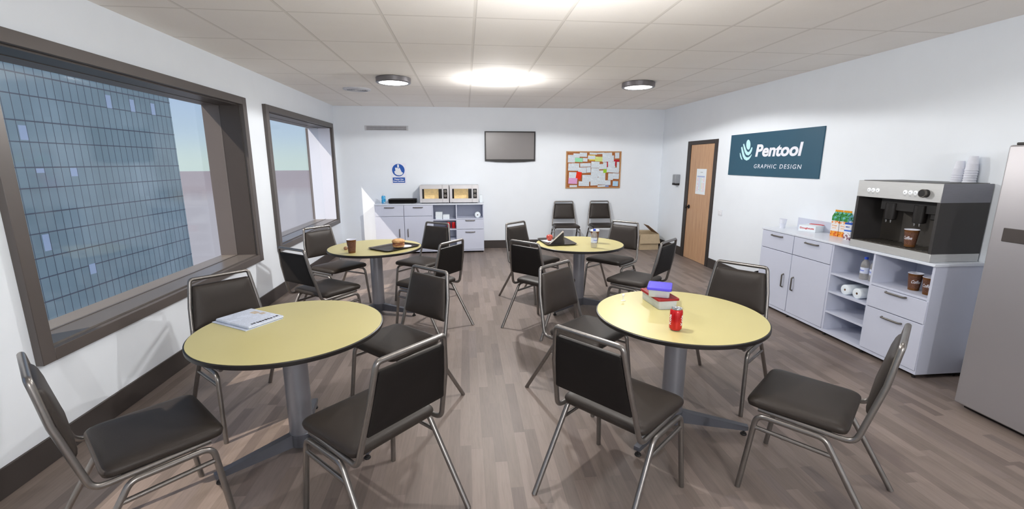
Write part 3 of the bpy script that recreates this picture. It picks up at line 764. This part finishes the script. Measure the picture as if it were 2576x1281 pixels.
t = thing('burger', 'cheeseburger in a toasted bun on the dark tray', 'burger', (-.722, 4.758, ZTB+.0115))
MB().lathe([(.05, 0), (.060, .004), (.063, .014), (.060, .022), (.05, .024)], 36).build('bottom_bun', M['bun'], t, 70)
MB().lathe([(.05, .023), (.062, .025), (.065, .031), (.062, .037), (.05, .038)], 36).build('patty', M['ham'], t, 70)
m = MB(); m.box((-.047, -.047, .0375), (.047, .047, .0415), .001, 1, mat=Matrix.Rotation(.5, 4, 'Z')); m.build('cheese_slice', M['cheese'], t)
MB().lathe([(.05, .041), (.060, .042), (.063, .047), (.060, .052), (.05, .053)], 36).build('patty', M['ham'], t, 70)
MB().lathe([(.05, .052), (.064, .053), (.068, .060), (.067, .068), (.060, .077), (.046, .084), (.026, .088), (.001, .0895)], 36).build('top_bun', M['bun'], t, 70)
m = MB().lathe([(.012, 0), (.019, .006), (.021, .016), (.018, .027), (.009, .033), (.001, .034)], 20)
tag(m.build('biscuit', M['cookie'], None, 70, (-1.255, 4.715, ZTB)), 'small round brown biscuit behind the coffee cup', 'biscuit')
# apple tray
m = MB().box((-.07, -.07, 0), (.07, .07, .0015))
nk = m.build('napkin', M['paperw'], None, loc=(.945, 5.0, ZTB+.0045)); nk.rotation_euler = (0, 0, math.radians(25)); tag(nk, 'white paper napkin under the apple', 'napkin')
t = thing('apple', 'whole red apple on a napkin on the tray', 'apple', (.950, 5.02, ZTB+.006))
MB().lathe([(.001, .006), (.008, .002), (.016, 0), (.028, .010), (.036, .028), (.038, .042), (.034, .058), (.022, .067), (.012, .068), (.005, .062), (.001, .058)], 36).build('apple_body', M['apple'], t, 80)
MB().tube([(0, 0, .058), (.001, .002, .068), (.004, .004, .076)], .0015, 6).build('stalk', M['cookie'], t)
t = thing('sandwich_pack', 'wedge of white bread sandwich in a dark pack, propped on the tray', 'sandwich', (.915, 4.79, ZTB+.006), -22)
V = [(0, 0), (.150, 0), (.138, .135)]
def wedge(y0, y1, pl, name, mat): 
    lo = [[Vector((p[0], y, p[1])) for p in pl] for y in (y0, y1)]; return MB().rings(lo).build(name, mat, t)
wedge(-.002, .0, V, 'pack_wall', M['tray']); wedge(.058, .060, V, 'pack_wall', M['tray'])
wedge(.002, .056, [(.004, .002), (.149, .002), (.138, .133)], 'pack_liner', M['tray'])
def band(y0, y1, mat, name):
    lo = [[Vector((p[0], y, p[1])) for p in [(-.013, .004), (.002, 0), (.139, .132), (.127, .146)]] for y in (y0, y1)]; return MB().rings(lo).build(name, mat, t)
band(.001, .020, M['bread'], 'bread_slice'); band(.0205, .036, M['ham'], 'filling'); band(.0365, .057, M['bread'], 'bread_slice')

# ------------------------------------------------------------------ goods on the right sideboard
t = thing('doughnut_box', 'shallow white pastry box with red lettering on the sideboard', 'box', (3.585, 4.468, ZC), -68.6)
bd = MB().box((0, 0, 0), (.175, .175, .066), .001, 1).build('box_body', M['paperw'], t)
MB().box((.03, .13, .066), (.175, .175, .070), .0008, 1).build('lid_flap', M['red'], t)
fit_text('lettering', 'Doughnuts', M['red'], bd, (.014, -.0003, .022), (1, 0, 0), (0, 0, 1), .145, .024, bold=.03)
def carton(label, loc, rot):
    t = thing('juice_carton', label, 'carton', loc, rot, 'orange juice cartons'); a = .0375; h = .198
    m = MB(); m.rings([[Vector(p) for p in ((-a, -a, 0), (a, -a, 0), (a, a, 0), (-a, a, 0))], [Vector(p) for p in ((-a, -a, h), (a, -a, h), (a, a, h), (-a, a, h))], [Vector(p) for p in ((-a, -.002, h+.045), (a, -.002, h+.045), (a, .002, h+.045), (-a, .002, h+.045))]])
    b = m.build('carton_body', M['juice'], t, 20)
    MB().box((-a, -.003, h+.043), (a, .003, h+.062)).build('top_fin', M['orangecap'], t)
    fit_text('lettering', 'Orange', M['orangecap'], b, (-.028, -a-.0003, .098), (1, 0, 0), (0, 0, 1), .05, .016, bold=.01)
    fit_text('lettering', 'Juice', M['orangecap'], b, (-.022, -a-.0003, .076), (1, 0, 0), (0, 0, 1), .036, .014, bold=.01)
    cp = MB().lathe([(.012, 0), (.012, .012), (.001, .012)], 20, mat=Matrix.Translation((0, -.020, h+.020)) @ Matrix.Rotation(math.radians(50), 4, 'X')).build('screw_cap', simple('green carton cap', (70, 150, 60), .4), t)
carton('orange juice carton on the sideboard, the one nearer the doughnut box', (3.705, 4.098, ZC), -76)
carton('orange juice carton on the sideboard, the one touching the milk', (3.722, 4.014, ZC), -76)
t = thing('milk_carton', 'white milk carton with blue top beside the coffee machine', 'carton', (3.625, 3.862, ZC), -76)
b = MB().box((-.031, -.031, 0), (.031, .031, .165), .001, 1).build('carton_body', M['milk'], t)
MB().lathe([(.012, .165), (.012, .176), (.001, .176)], 20).build('cap', M['white'], t)
fit_text('lettering', 'MILK', M['signblue'], b, (-.018, -.0315, .118), (1, 0, 0), (0, 0, 1), .036, .014, bold=.02)
def roll(label, loc, rot, r=.046, ln=.24, group='paper rolls'):
    t = thing('paper_roll', label, 'paper roll', loc, rot, group); R = Matrix.Translation((0, 0, r)) @ Matrix.Rotation(-PI/2, 4, 'X')
    MB().lathe([(.010, 0), (r-.002, 0), (r, .002), (r, ln-.002), (r-.002, ln), (.010, ln)], 40, mat=R, cap0=False, cap1=False).build('paper_layers', M['paperw'], t, 50)
    MB().lathe([(.0102, .001), (.0102, ln-.001)], 24, mat=R, cap0=False).build('core', M['cardboard2'], t)
roll('white paper towel roll on the open shelf, the one nearer the cabinet doors', (3.425, 3.602, .4455), -90)
roll('white paper towel roll on the open shelf, the one beside the partition', (3.428, 3.478, .4455), -90)

# ------------------------------------------------------------------ goods on the far sideboard
t = thing('sanitizer_bottle', 'blue pump bottle of hand gel on the far sideboard', 'bottle', (-1.488, 8.33, ZC))
MB().lathe([(.001, 0), (.033, 0), (.037, .005), (.037, .115), (.030, .130), (.012, .138), (.012, .146)], 28).build('bottle_body', M['san'], t, 60)
m = MB(); m.lathe([(.014, .140), (.014, .152), (.005, .154), (.005, .172)], 16); m.tube([(0, 0, .170), (0, -.012, .176), (0, -.036, .172)], .005, 8); m.build('pump', M['white'], t, 50)
def microwave(label, x):
    t = thing('microwave', label, 'microwave', (x, 8.205, ZC), 0, 'steel microwave ovens'); W, D, H = .520, .30, .325
    m = MB(); m.box((0, .01, .012), (W, D, .030)); m.box((0, .01, H-.02), (W, D, H), .004, 1); m.box((0, .01, .03), (.018, D, H-.02)); m.box((W-.15, .01, .03), (W, D, H-.02)); m.box((.018, D-.02, .03), (W-.15, D, H-.02))
    m.build('casing', M['mwsteel'], t)
    MB().box((.02, D-.04, .032), (W-.152, D-.022, H-.022)).build('cavity_wall', M['mwglow'], t)
    MB().box((.02, .03, .031), (W-.152, D-.042, .035)).build('cavity_floor', M['mwglow'], t)
    d = MB()
    for lo, hi in (((0, 0, .012), (.045, .012, H)), ((.395, 0, .012), (.408, .012, H)), ((.045, 0, .012), (.395, .012, .085)), ((.045, 0, .258), (.395, .012, H))): d.box(lo, hi, .002, 1)
    d = d.build('door', M['mwsteel'], t)
    MB().box((.045, .002, .085), (.078, .009, .258)).build('dark_border', M['blackglass'], d); MB().box((.335, .002, .085), (.395, .009, .258)).build('dark_border', M['blackglass'], d)
    MB().box((.078, .004, .085), (.335, .007, .258)).build('door_glass', M['mwglass'], d)
    c = MB().box((.409, 0, .012), (W, .012, H), .002, 1).build('control_panel', M['mwsteel'], t)
    MB().box((.420, -.0015, .085), (.490, .001, .258), .001, 1).build('dark_dial_plate', M['blackglass'], c)
    for z in (.215, .135): MB().lathe([(.026, 0), (.025, .010), (.001, .011)], 24, mat=Matrix.Translation((.455, -.001, z)) @ Matrix.Rotation(PI/2, 4, 'X')).build('dial', M['handle'], c)
    for u in (.04, W-.04):
        for v in (.04, D-.04): MB().lathe([(.012, 0), (.012, .014)], 12, (u, v, 0)).build('foot', M['dkfoot'], t)
    MB().tube([(.22, .15, .036), (.22, .15, .04)], .11, 36).build('turntable', M['mwglow'], t)
microwave('steel microwave oven beside the black trays, door to the room', -.826)
microwave('steel microwave oven at the worktop end, nearer the television', -.292)
def block(name, lo, hi, mat, label, cat, group=None):
    c = [(a+b)/2 for a, b in zip(lo[:2], hi[:2])]+[lo[2]]
    o = MB().box([lo[0]-c[0], lo[1]-c[1], 0], [hi[0]-c[0], hi[1]-c[1], hi[2]-lo[2]], .002, 1).build(name, mat, None, loc=c); return tag(o, label, cat, group)
block('napkin_stack', (.248, 8.30, ZC), (.302, 8.36, 1.045), M['paperw'], 'narrow white packet beside the microwave at the worktop end', 'packet')
for k in range(5):
    block('napkin_pack', (-.557, 8.17, .6205+k*.0255), (-.435, 8.29, .6205+k*.0255+.025), M['paperw'], 'white napkin pack of the taller pile on the far shelf', 'napkin pack', 'napkin packs in the taller pile')
for k in range(3):
    block('napkin_pack', (-.425, 8.17, .6205+k*.0265), (-.307, 8.29, .6205+k*.0265+.026), M['paperw'], 'white napkin pack of the shorter pile on the far shelf', 'napkin pack', 'napkin packs in the shorter pile')
roll('white paper roll on the far sideboard, over the small drawer', (.205, 8.16, .6405), 0, .052, .12)

# ------------------------------------------------------------------ things on walls
t = thing('wall_vent', 'white slotted air vent high on the far wall', 'air vent', (-1.783, YB, 2.195))
m = MB(); W, H = .766, .086
for lo, hi in (((0, -.012, 0), (.03, 0, H)), ((W-.03, -.012, 0), (W, 0, H)), ((.03, -.012, 0), (W-.03, 0, .012)), ((.03, -.012, H-.012), (W-.03, 0, H))): m.box(lo, hi, .001, 1)
m.build('vent_frame', M['ventgrey'], t)
MB().box((.03, -.002, .012), (W-.03, 0, H-.012)).build('vent_gap', M['ventdark'], t)
for k in range(3): MB().box((.03, -.009, .020+k*.019), (W-.03, -.003, .031+k*.019)).build('louvre', M['ventgrey'], t)
# tv
t = thing('television', 'flat screen television hung on the far wall, switched off', 'television', (.835, YB-.002, 1.637))
m = MB(); w2 = .471
for lo, hi in (((-w2, -.055, .02), (-w2+.022, -.012, .557)), ((w2-.022, -.055, .02), (w2, -.012, .557)), ((-w2+.022, -.055, .535), (w2-.022, -.012, .557)), ((-w2+.022, -.055, .02), (w2-.022, -.012, .052))): m.box(lo, hi, .003, 1)
m.prism([(-w2+.03, .02), (w2-.03, .02), (w2*.55, .004), (0, -.002), (-w2*.55, .004)], -.05, -.02, mat=Matrix(((1, 0, 0, 0), (0, 0, 1, 0), (0, 1, 0, 0), (0, 0, 0, 1))))
m.build('bezel', M['black'], t)
MB().box((-w2+.02, -.05, .05), (w2-.02, -.045, .537)).build('screen', M['screen'], t)
MB().box((-w2+.02, -.045, .03), (w2-.02, -.014, .54)).build('rear_housing', M['black'], t)
MB().box((-.2, -.016, .15), (.2, 0, .4)).build('wall_bracket', M['black'], t)
# poster
t = thing('hygiene_poster', 'white poster with a blue disc of washing hands on the far wall', 'poster', (-1.2265, YB, 1.427))
pw, ph = .283, .392
sh = MB().box((-pw/2, -.003, -ph/2), (pw/2, 0, ph/2)).build('poster_sheet', M['letter'], t)
F2 = Matrix(((1, 0, 0, 0), (0, 0, -1, 0), (0, 1, 0, 0), (0, 0, 0, 1)))   # xy plane -> facing -Y
MB().lathe([(.113, .003), (.113, .0038), (.001, .0038)], 48, mat=Matrix.Translation((-.002, 0, .065)) @ F2, cap0=False).build('blue_disc', M['signblue'], sh)
hand = [(-.075, -.005), (-.052, -.002), (-.058, .055), (-.045, .062), (-.038, .045), (-.030, .062), (-.020, .050), (-.008, .058), (.002, .042), (.014, .050), (.024, .058), (.045, .010), (.058, -.022), (.080, -.032), (.082, -.045), (.060, -.070), (.020, -.082), (-.030, -.076), (-.066, -.050)]
MB().prism([(x-.002, y+.052) for x, y in hand], .0038, .0046, mat=F2).build('hand_symbol', M['white'], sh)
MB().box((-.018, -.0046, .112), (.012, -.0038, .168)).build('nozzle_symbol', M['white'], sh)
MB().box((-.112, -.0038, -.165), (.112, -.003, -.068)).build('blue_banner', M['signblue'], sh)
fit_text('lettering', 'Please Use', M['letter'], sh, (-.082, -.0038, -.112), (1, 0, 0), (0, 0, 1), .164, .026, bold=.03)
fit_text('lettering', 'Hand Sanitizer', M['letter'], sh, (-.104, -.0038, -.148), (1, 0, 0), (0, 0, 1), .208, .026, bold=.03)
# pinboard
t = thing('pinboard', 'oak framed corkboard on the far wall above the two spare chairs', 'pinboard', (2.445, YB, 1.490))
bw, bh = .538, .349
m = MB()
for lo, hi in (((-bw, -.022, -bh), (-bw+.022, 0, bh)), ((bw-.022, -.022, -bh), (bw, 0, bh)), ((-bw+.022, -.022, bh-.022), (bw-.022, 0, bh)), ((-bw+.022, -.022, -bh), (bw-.022, 0, -bh+.022))): m.box(lo, hi, .002, 1)
m.build('board_frame', M['oak_frame'], t); MB().box((-bw+.02, -.010, -bh+.02), (bw-.02, -.001, bh-.02)).build('cork_panel', M['cork'], t)
PAP = [('w', 1.943, 1.768, 2.076, 1.632), ('w', 2.048, 1.797, 2.166, 1.721), ('w', 2.17, 1.813, 2.308, 1.737), ('g', 2.08, 1.714, 2.228, 1.641), ('w', 2.236, 1.711, 2.321, 1.648), ('w', 2.362, 1.813, 2.503, 1.778), ('w', 2.509, 1.813, 2.643, 1.788), ('y', 2.337, 1.769, 2.468, 1.746), ('y', 2.353, 1.699, 2.471, 1.667), ('w', 2.331, 1.756, 2.47, 1.692), ('l', 2.475, 1.737, 2.622, 1.651), ('w', 2.616, 1.81, 2.798, 1.644), ('w', 2.725, 1.76, 2.838, 1.651), ('w', 2.86, 1.814, 2.943, 1.709), ('r', 2.843, 1.683, 2.943, 1.644), ('r', 2.697, 1.644, 2.731, 1.551), ('w', 2.73, 1.644, 2.867, 1.535), ('r', 2.865, 1.638, 2.892, 1.567), ('w', 2.903, 1.638, 2.951, 1.47), ('w', 1.951, 1.61, 2.067, 1.478), ('w', 2.017, 1.613, 2.16, 1.478), ('w', 2.183, 1.616, 2.385, 1.552), ('w', 2.398, 1.644, 2.557, 1.532), ('w', 2.551, 1.6, 2.635, 1.503), ('w', 2.63, 1.632, 2.702, 1.509), ('w', 2.145, 1.536, 2.299, 1.433), ('w', 2.308, 1.542, 2.389, 1.442), ('w', 2.399, 1.523, 2.55, 1.367), ('w', 2.549, 1.477, 2.681, 1.224), ('n', 2.639, 1.503, 2.702, 1.435), ('w', 2.708, 1.535, 2.946, 1.441), ('w', 1.968, 1.447, 2.108, 1.333), ('e', 2.108, 1.453, 2.205, 1.314), ('p', 1.961, 1.337, 2.128, 1.23), ('w', 2.23, 1.394, 2.388, 1.271), ('w', 2.163, 1.272, 2.364, 1.186), ('w', 2.392, 1.368, 2.533, 1.198), ('w', 2.531, 1.342, 2.675, 1.214), ('w', 2.737, 1.425, 2.834, 1.301), ('w', 2.828, 1.425, 2.949, 1.32), ('b', 2.835, 1.275, 2.938, 1.183), ('w', 2.678, 1.292, 2.787, 1.203), ('w', 1.985, 1.204, 2.126, 1.165), ('w', 2.536, 1.201, 2.683, 1.168), ('u', 2.689, 1.197, 2.752, 1.164)]
PN = {'g': 'mint green sheet pinned near the upper edge of the corkboard', 'l': 'pale lime sheet pinned near the top of the corkboard', 'e': 'torn bright red sheet pinned on the corkboard', 'p': 'pink sheet pinned low on the corkboard', 'n': 'small leaf green note pinned on the corkboard', 'b': 'light blue sheet pinned low on the corkboard', 'u': 'small slate blue slip at the bottom of the corkboard'}
yi = 0; ri = 0
pr = random.Random(5)
for i, (c, x0, z1, x1, z0) in enumerate(PAP):
    cx, cz = (x0+x1)/2, (z0+z1)/2; w_, h_ = (x1-x0)/2*1.03, (z1-z0)/2*1.03; an = pr.uniform(-.05, .05)
    if c == 'e': an = .18
    o = MB().box((-w_, -.0004, -h_), (w_, .0, h_)).build('pinned_paper', M['p_'+c], None, loc=(cx, YB-.0105-.00045*i, cz)); o.rotation_euler = (0, an, 0)
    if c == 'w': lb, g = 'white sheet of paper pinned on the corkboard', 'white papers on the corkboard'
    elif c == 'y': lb, g = ['upper', 'lower'][yi]+' yellow strip beside a white sheet on the corkboard', 'coloured papers on the corkboard'; yi += 1
    elif c == 'r': lb, g = ['dark red slip near the upper corner of the corkboard', 'narrow dark red slip beside a white sheet on the corkboard', 'dark red slip hanging below another one on the corkboard'][ri], 'coloured papers on the corkboard'; ri += 1
    else: lb, g = PN[c], 'coloured papers on the corkboard'
    tag(o, lb, 'paper', g)

# sign on the right wall (local: a = along -Y, z up, thickness towards -X)
t = thing('wall_sign', 'teal company sign with white lettering and a pale mint logo', 'sign', (XR, 6.236, 1.4555))
pn = MB().box((-.014, -1.706, 0), (0, 0, .554), .001, 1).build('sign_panel', M['teal'], t)
def SP(y, z, x=-.0148): return Vector((x, y-6.236, z-1.4555))
def ribbon(pts, wds):
    P = [Vector((p[0], p[1])) for p in pts]; L_, R_ = [], []
    for i, p in enumerate(P):
        d = (P[min(i+1, len(P)-1)]-P[max(i-1, 0)]).normalized(); n = Vector((-d.y, d.x)); w_ = wds[i]/2
        L_.append(p+n*w_); R_.append(p-n*w_)
    m = MB(); poly = L_+R_[::-1]
    a = [m.bm.verts.new(SP(p.x, p.y, -.0152)) for p in L_]; b = [m.bm.verts.new(SP(p.x, p.y, -.0152)) for p in R_]
    a2 = [m.bm.verts.new(SP(p.x, p.y, -.0138)) for p in L_]; b2 = [m.bm.verts.new(SP(p.x, p.y, -.0138)) for p in R_]
    for i in range(len(P)-1):
        m.bm.faces.new([a[i], a[i+1], b[i+1], b[i]]); m.bm.faces.new([a[i], a2[i], a2[i+1], a[i+1]]); m.bm.faces.new([b[i], b[i+1], b2[i+1], b2[i]])
    return m.build('logo_stroke', M['mint'], pn, 80)
ribbon([(5.930, 1.878), (5.903, 1.832), (5.870, 1.782), (5.836, 1.752), (5.800, 1.745), (5.768, 1.760), (5.748, 1.790), (5.735, 1.826)], [.022, .032, .040, .044, .046, .040, .036, .022])
ribbon([(5.966, 1.838), (5.938, 1.782), (5.905, 1.726), (5.869, 1.691), (5.824, 1.676), (5.782, 1.685), (5.752, 1.706), (5.728, 1.735)], [.026, .038, .042, .044, .042, .034, .022, .008])
ribbon([(5.990, 1.758), (5.972, 1.720), (5.950, 1.690), (5.925, 1.668)], [.012, .026, .024, .01])
m = MB(); n = 28
lp = []
for k in range(n):
    a = 2*PI*k/n; lp.append((5.822+.046*math.cos(a)+.012*math.sin(a), 1.864+.066*math.sin(a)))
m.rings([[SP(y, z, -.0138) for y, z in lp], [SP(y, z, -.0152) for y, z in lp]], cap0=False); m.build('logo_stroke', M['mint'], pn, 80)
fit_text('lettering', 'Pentool', M['letter'], pn, SP(5.650, 1.702, -.0148), (0, -1, 0), (0, 0, 1), .838, .157, bold=.035, shear=.12, ext=.0006)
fit_text('lettering', 'GRAPHIC', M['letter'], pn, SP(5.654, 1.557, -.0148), (0, -1, 0), (0, 0, 1), .435, .051, bold=.004, shear=.1, ext=.0004, space=1.25)
fit_text('lettering', 'DESIGN', M['letter'], pn, SP(5.161, 1.557, -.0148), (0, -1, 0), (0, 0, 1), .362, .051, bold=.004, shear=.1, ext=.0004, space=1.25)

# timetable sheet on the door
t = thing('timetable', 'white timetable sheet with a blue header taped to the wooden door', 'notice', (XR-.0025, 7.0, 1.325))
sh = MB().box((-.001, -.155, -.204), (0, .150, .204)).build('sheet', M['paperw'], t)
MB().box((-.0016, -.115, .07), (-.001, .118, .092)).build('header_bar', simple('pale blue header', (176, 190, 226), .7), sh)
pr2 = random.Random(9)
mats = [simple('pastel cell '+n_, c_, .7) for n_, c_ in (('rose', (240, 200, 214)), ('lilac', (208, 206, 240)), ('mint', (206, 228, 220)), ('peach', (244, 222, 196)))]
for ci in range(5):
    m = MB()
    for r_ in range(11):
        if pr2.random() < .75: m.box((-.0016, .112-ci*.048-.030, .058-r_*.020-.012), (-.001, .112-ci*.048, .058-r_*.020))
    m.build('table_column', mats[ci % 4], sh)
MB().box((-.0016, -.045, .145), (-.001, .03, .152)).build('title_line', M['grey'], sh)
# towel / soap dispenser
t = thing('soap_dispenser', 'grey soap dispenser on the wall beside the door', 'dispenser', (XR, 7.775, 1.232))
MB().box((-.095, -.058, .03), (0, .058, .19), .014, 3).build('dispenser_cover', M['grey'], t)
MB().box((-.100, -.050, .0), (0, .050, .040), .01, 2).build('push_bar', M['dkfoot'], t)
# switch
t = thing('light_switch', 'white light switch plate between the door and the sideboard', 'light switch', (XR, 6.355, .890))
pl = MB().box((-.010, -.052, -.044), (0, .052, .044), .003, 2).build('plate', M['white'], t)
for y in (-.024, .024): MB().box((-.015, y-.017, -.026), (-.009, y+.017, .026), .002, 1).build('rocker', M['white'], pl)

# waste bin behind the sideboard end, and the cardboard box
t = thing('waste_bin', 'small black round waste bin beside the sideboard end', 'bin', (3.64, 4.985, 0))
MB().lathe([(.001, .002), (.085, 0), (.09, .004), (.118, .290), (.124, .292), (.124, .300), (.115, .300), (.088, .008), (.001, .008)], 36).build('bin_body', M['black'], t, 50)
t = thing('cardboard_box', 'open cardboard box with raised flaps on the floor in the corner', 'box', (3.262, 8.05, 0), 0)
W, D, H, T = .365, .35, .300, .004
m = MB(); m.box((0, 0, 0), (W, D, T)); m.box((0, 0, T), (T, D, H)); m.box((W-T, 0, T), (W, D, H)); m.box((T, 0, T), (W-T, T, H)); m.box((T, D-T, T), (W-T, D, H)); m.build('box_body', M['cardboard'], t)
def flap(c, name='flap', mat='cardboard'):
    nrm = (Vector(c[1])-Vector(c[0])).cross(Vector(c[3])-Vector(c[0])).normalized()*.004
    MB().rings([[Vector(p) for p in c], [Vector(p)+nrm for p in c]]).build(name, M[mat], t)
flap([(0, -.001, H), (W, -.001, H), (W+.02, -.035, H-.175), (-.015, -.035, H-.175)])
flap([(W, D, H), (W, .0, H), (W-.21, .02, H+.165), (W-.17, D, H+.150)], mat='cardboard2')
flap([(0, 0, H), (0, D, H), (-.06, D, H-.15), (-.06, 0, H-.15)])
flap([(T, D, H), (W-T, D, H), (W-T, D+.05, H+.02), (T, D+.05, H+.02)])

# ------------------------------------------------------------------ outside
ot = thing('office_tower', 'glass office tower with a blue green curtain wall outside the big window', 'building', (-24, 41, -40))
y0, y1, z1 = -33.0, 0.0, 62.0
fb = MB().box((-14, y0, 0), (0, y1, z1)).build('facade', M['facade'], ot)
# grid of the facade is one surface pattern: fins in one mesh
m = MB(); y = 27.548-41
while y > y0: y -= .5528
y += .5528
while y < y1: m.box((0, y-.014, 0), (.008, y+.014, z1)); y += .5528
z = 1.36+40-2.52*14
while z < z1:
    m.box((0, y0, z-.035), (.012, y1, z+.035)); m.box((0, y0, z-1.14-.03), (.010, y1, z-1.14+.03)); z += 2.52
m.build('mullion_grid', M['mullion'], ot)
MB().box((-14.2, y0-.2, z1), (.2, y1+.05, z1+.6)).build('roof_slab', M['roofslab'], ot)
for a, b, c, d in ((27.618, 3.62, 28.071, 2.84), (34.19, 6.1, 34.63, 5.25), (36.40, 6.1, 36.84, 5.25), (38.61, 6.1, 39.05, 5.25), (27.64, -2.40, 28.06, -3.35), (28.13, 1.30, 28.62, 1.05), (30.35, 1.30, 30.83, .80), (30.35, -4.75, 30.83, -5.4)):
    MB().box((.0, a-41, d+40), (.014, c-41, b+40)).build('pale_window_panel', M['paleblind'], fb)  # paler panes set on the facade, no emission
struct(MB().lathe([(.1, -40.0), (2700, -40.0)], 96, cap1=False).build('ground', M['ground']))

# ------------------------------------------------------------------ world, sun, lamps
wd = bpy.data.worlds.new('sky'); S.world = wd; wd.use_nodes = True; nt = wd.node_tree
bg = nt.nodes['Background']; tc = nt.nodes.new('ShaderNodeTexCoord'); sp = nt.nodes.new('ShaderNodeSeparateXYZ'); cr = nt.nodes.new('ShaderNodeValToRGB')
nt.links.new(tc.outputs['Generated'], sp.inputs[0]); nt.links.new(sp.outputs[2], cr.inputs[0]); nt.links.new(cr.outputs[0], bg.inputs[0])
st = [(0, (203, 220, 219)), (.018, (199, 217, 221)), (.05, (188, 208, 226)), (.12, (174, 196, 228)), (.45, (150, 176, 224)), (1, (120, 156, 214))]
while len(cr.color_ramp.elements) < len(st): cr.color_ramp.elements.new(.5)
for el, (p_, c_) in zip(cr.color_ramp.elements, st): el.position = p_; el.color = lin(c_)
bg.inputs[1].default_value = .88
sun = bpy.data.lights.new('sun', 'SUN'); sun.energy = 3.8; sun.color = (1, .86, .72); sun.angle = math.radians(.6)
so = bpy.data.objects.new('sun', sun); COL.objects.link(so); so.location = (-30, -24, 40)
so.rotation_euler = Vector((1, .80, -1.34)).to_track_quat('-Z', 'Y').to_euler()
def point(name, loc, e, r=.03, col=(1, .985, .965)):
    l = bpy.data.lights.new(name, 'POINT'); l.energy = e; l.shadow_soft_size = r; l.color = col
    o = bpy.data.objects.new(name, l); COL.objects.link(o); o.location = loc
def spot(name, loc, e, ang=172, r=.04, col=(1, .985, .965)):
    l = bpy.data.lights.new(name, 'SPOT'); l.energy = e; l.shadow_soft_size = r; l.color = col; l.spot_size = math.radians(ang); l.spot_blend = .06
    o = bpy.data.objects.new(name, l); COL.objects.link(o); o.location = loc
for x_, y_, z_, ep, es in ((.42, 5.70, 2.40, 30, 108), (.58, 2.40, 1.96, 40, 0), (.90, -1.8, 2.0, 112, 0)):  # last one is an added unseen fill light behind the camera
    point('bulb_and_fill', (x_, y_, z_), ep, .012)
    if es: spot('ceiling_beam', (x_, y_, 2.43), es, 172, .05)
for x_, y_, es in ((-.83, 5.735, 14), (2.19, 5.755, 66), (-.83, 2.25, 4), (2.19, 2.25, 19)):
    spot('lamp_beam', (x_, y_, 2.545), es, 162, .12)

# ------------------------------------------------------------------ camera
cam = bpy.data.cameras.new('camera'); cam.sensor_width = 36; cam.lens = 36*1123.99/2576; cam.clip_start = .05; cam.clip_end = 5000
co = bpy.data.objects.new('camera', cam); COL.objects.link(co); co.location = (0, 0, 1.63)
co.rotation_euler = (PI/2-.20317, 0, -.10205); S.camera = co
S.view_settings.view_transform = 'Standard'; S.view_settings.look = 'None'; S.view_settings.exposure = 0.22; S.view_settings.gamma = 1
S.cycles.max_bounces = 8; S.cycles.diffuse_bounces = 4; S.cycles.transparent_max_bounces = 12; S.cycles.sample_clamp_indirect = 6
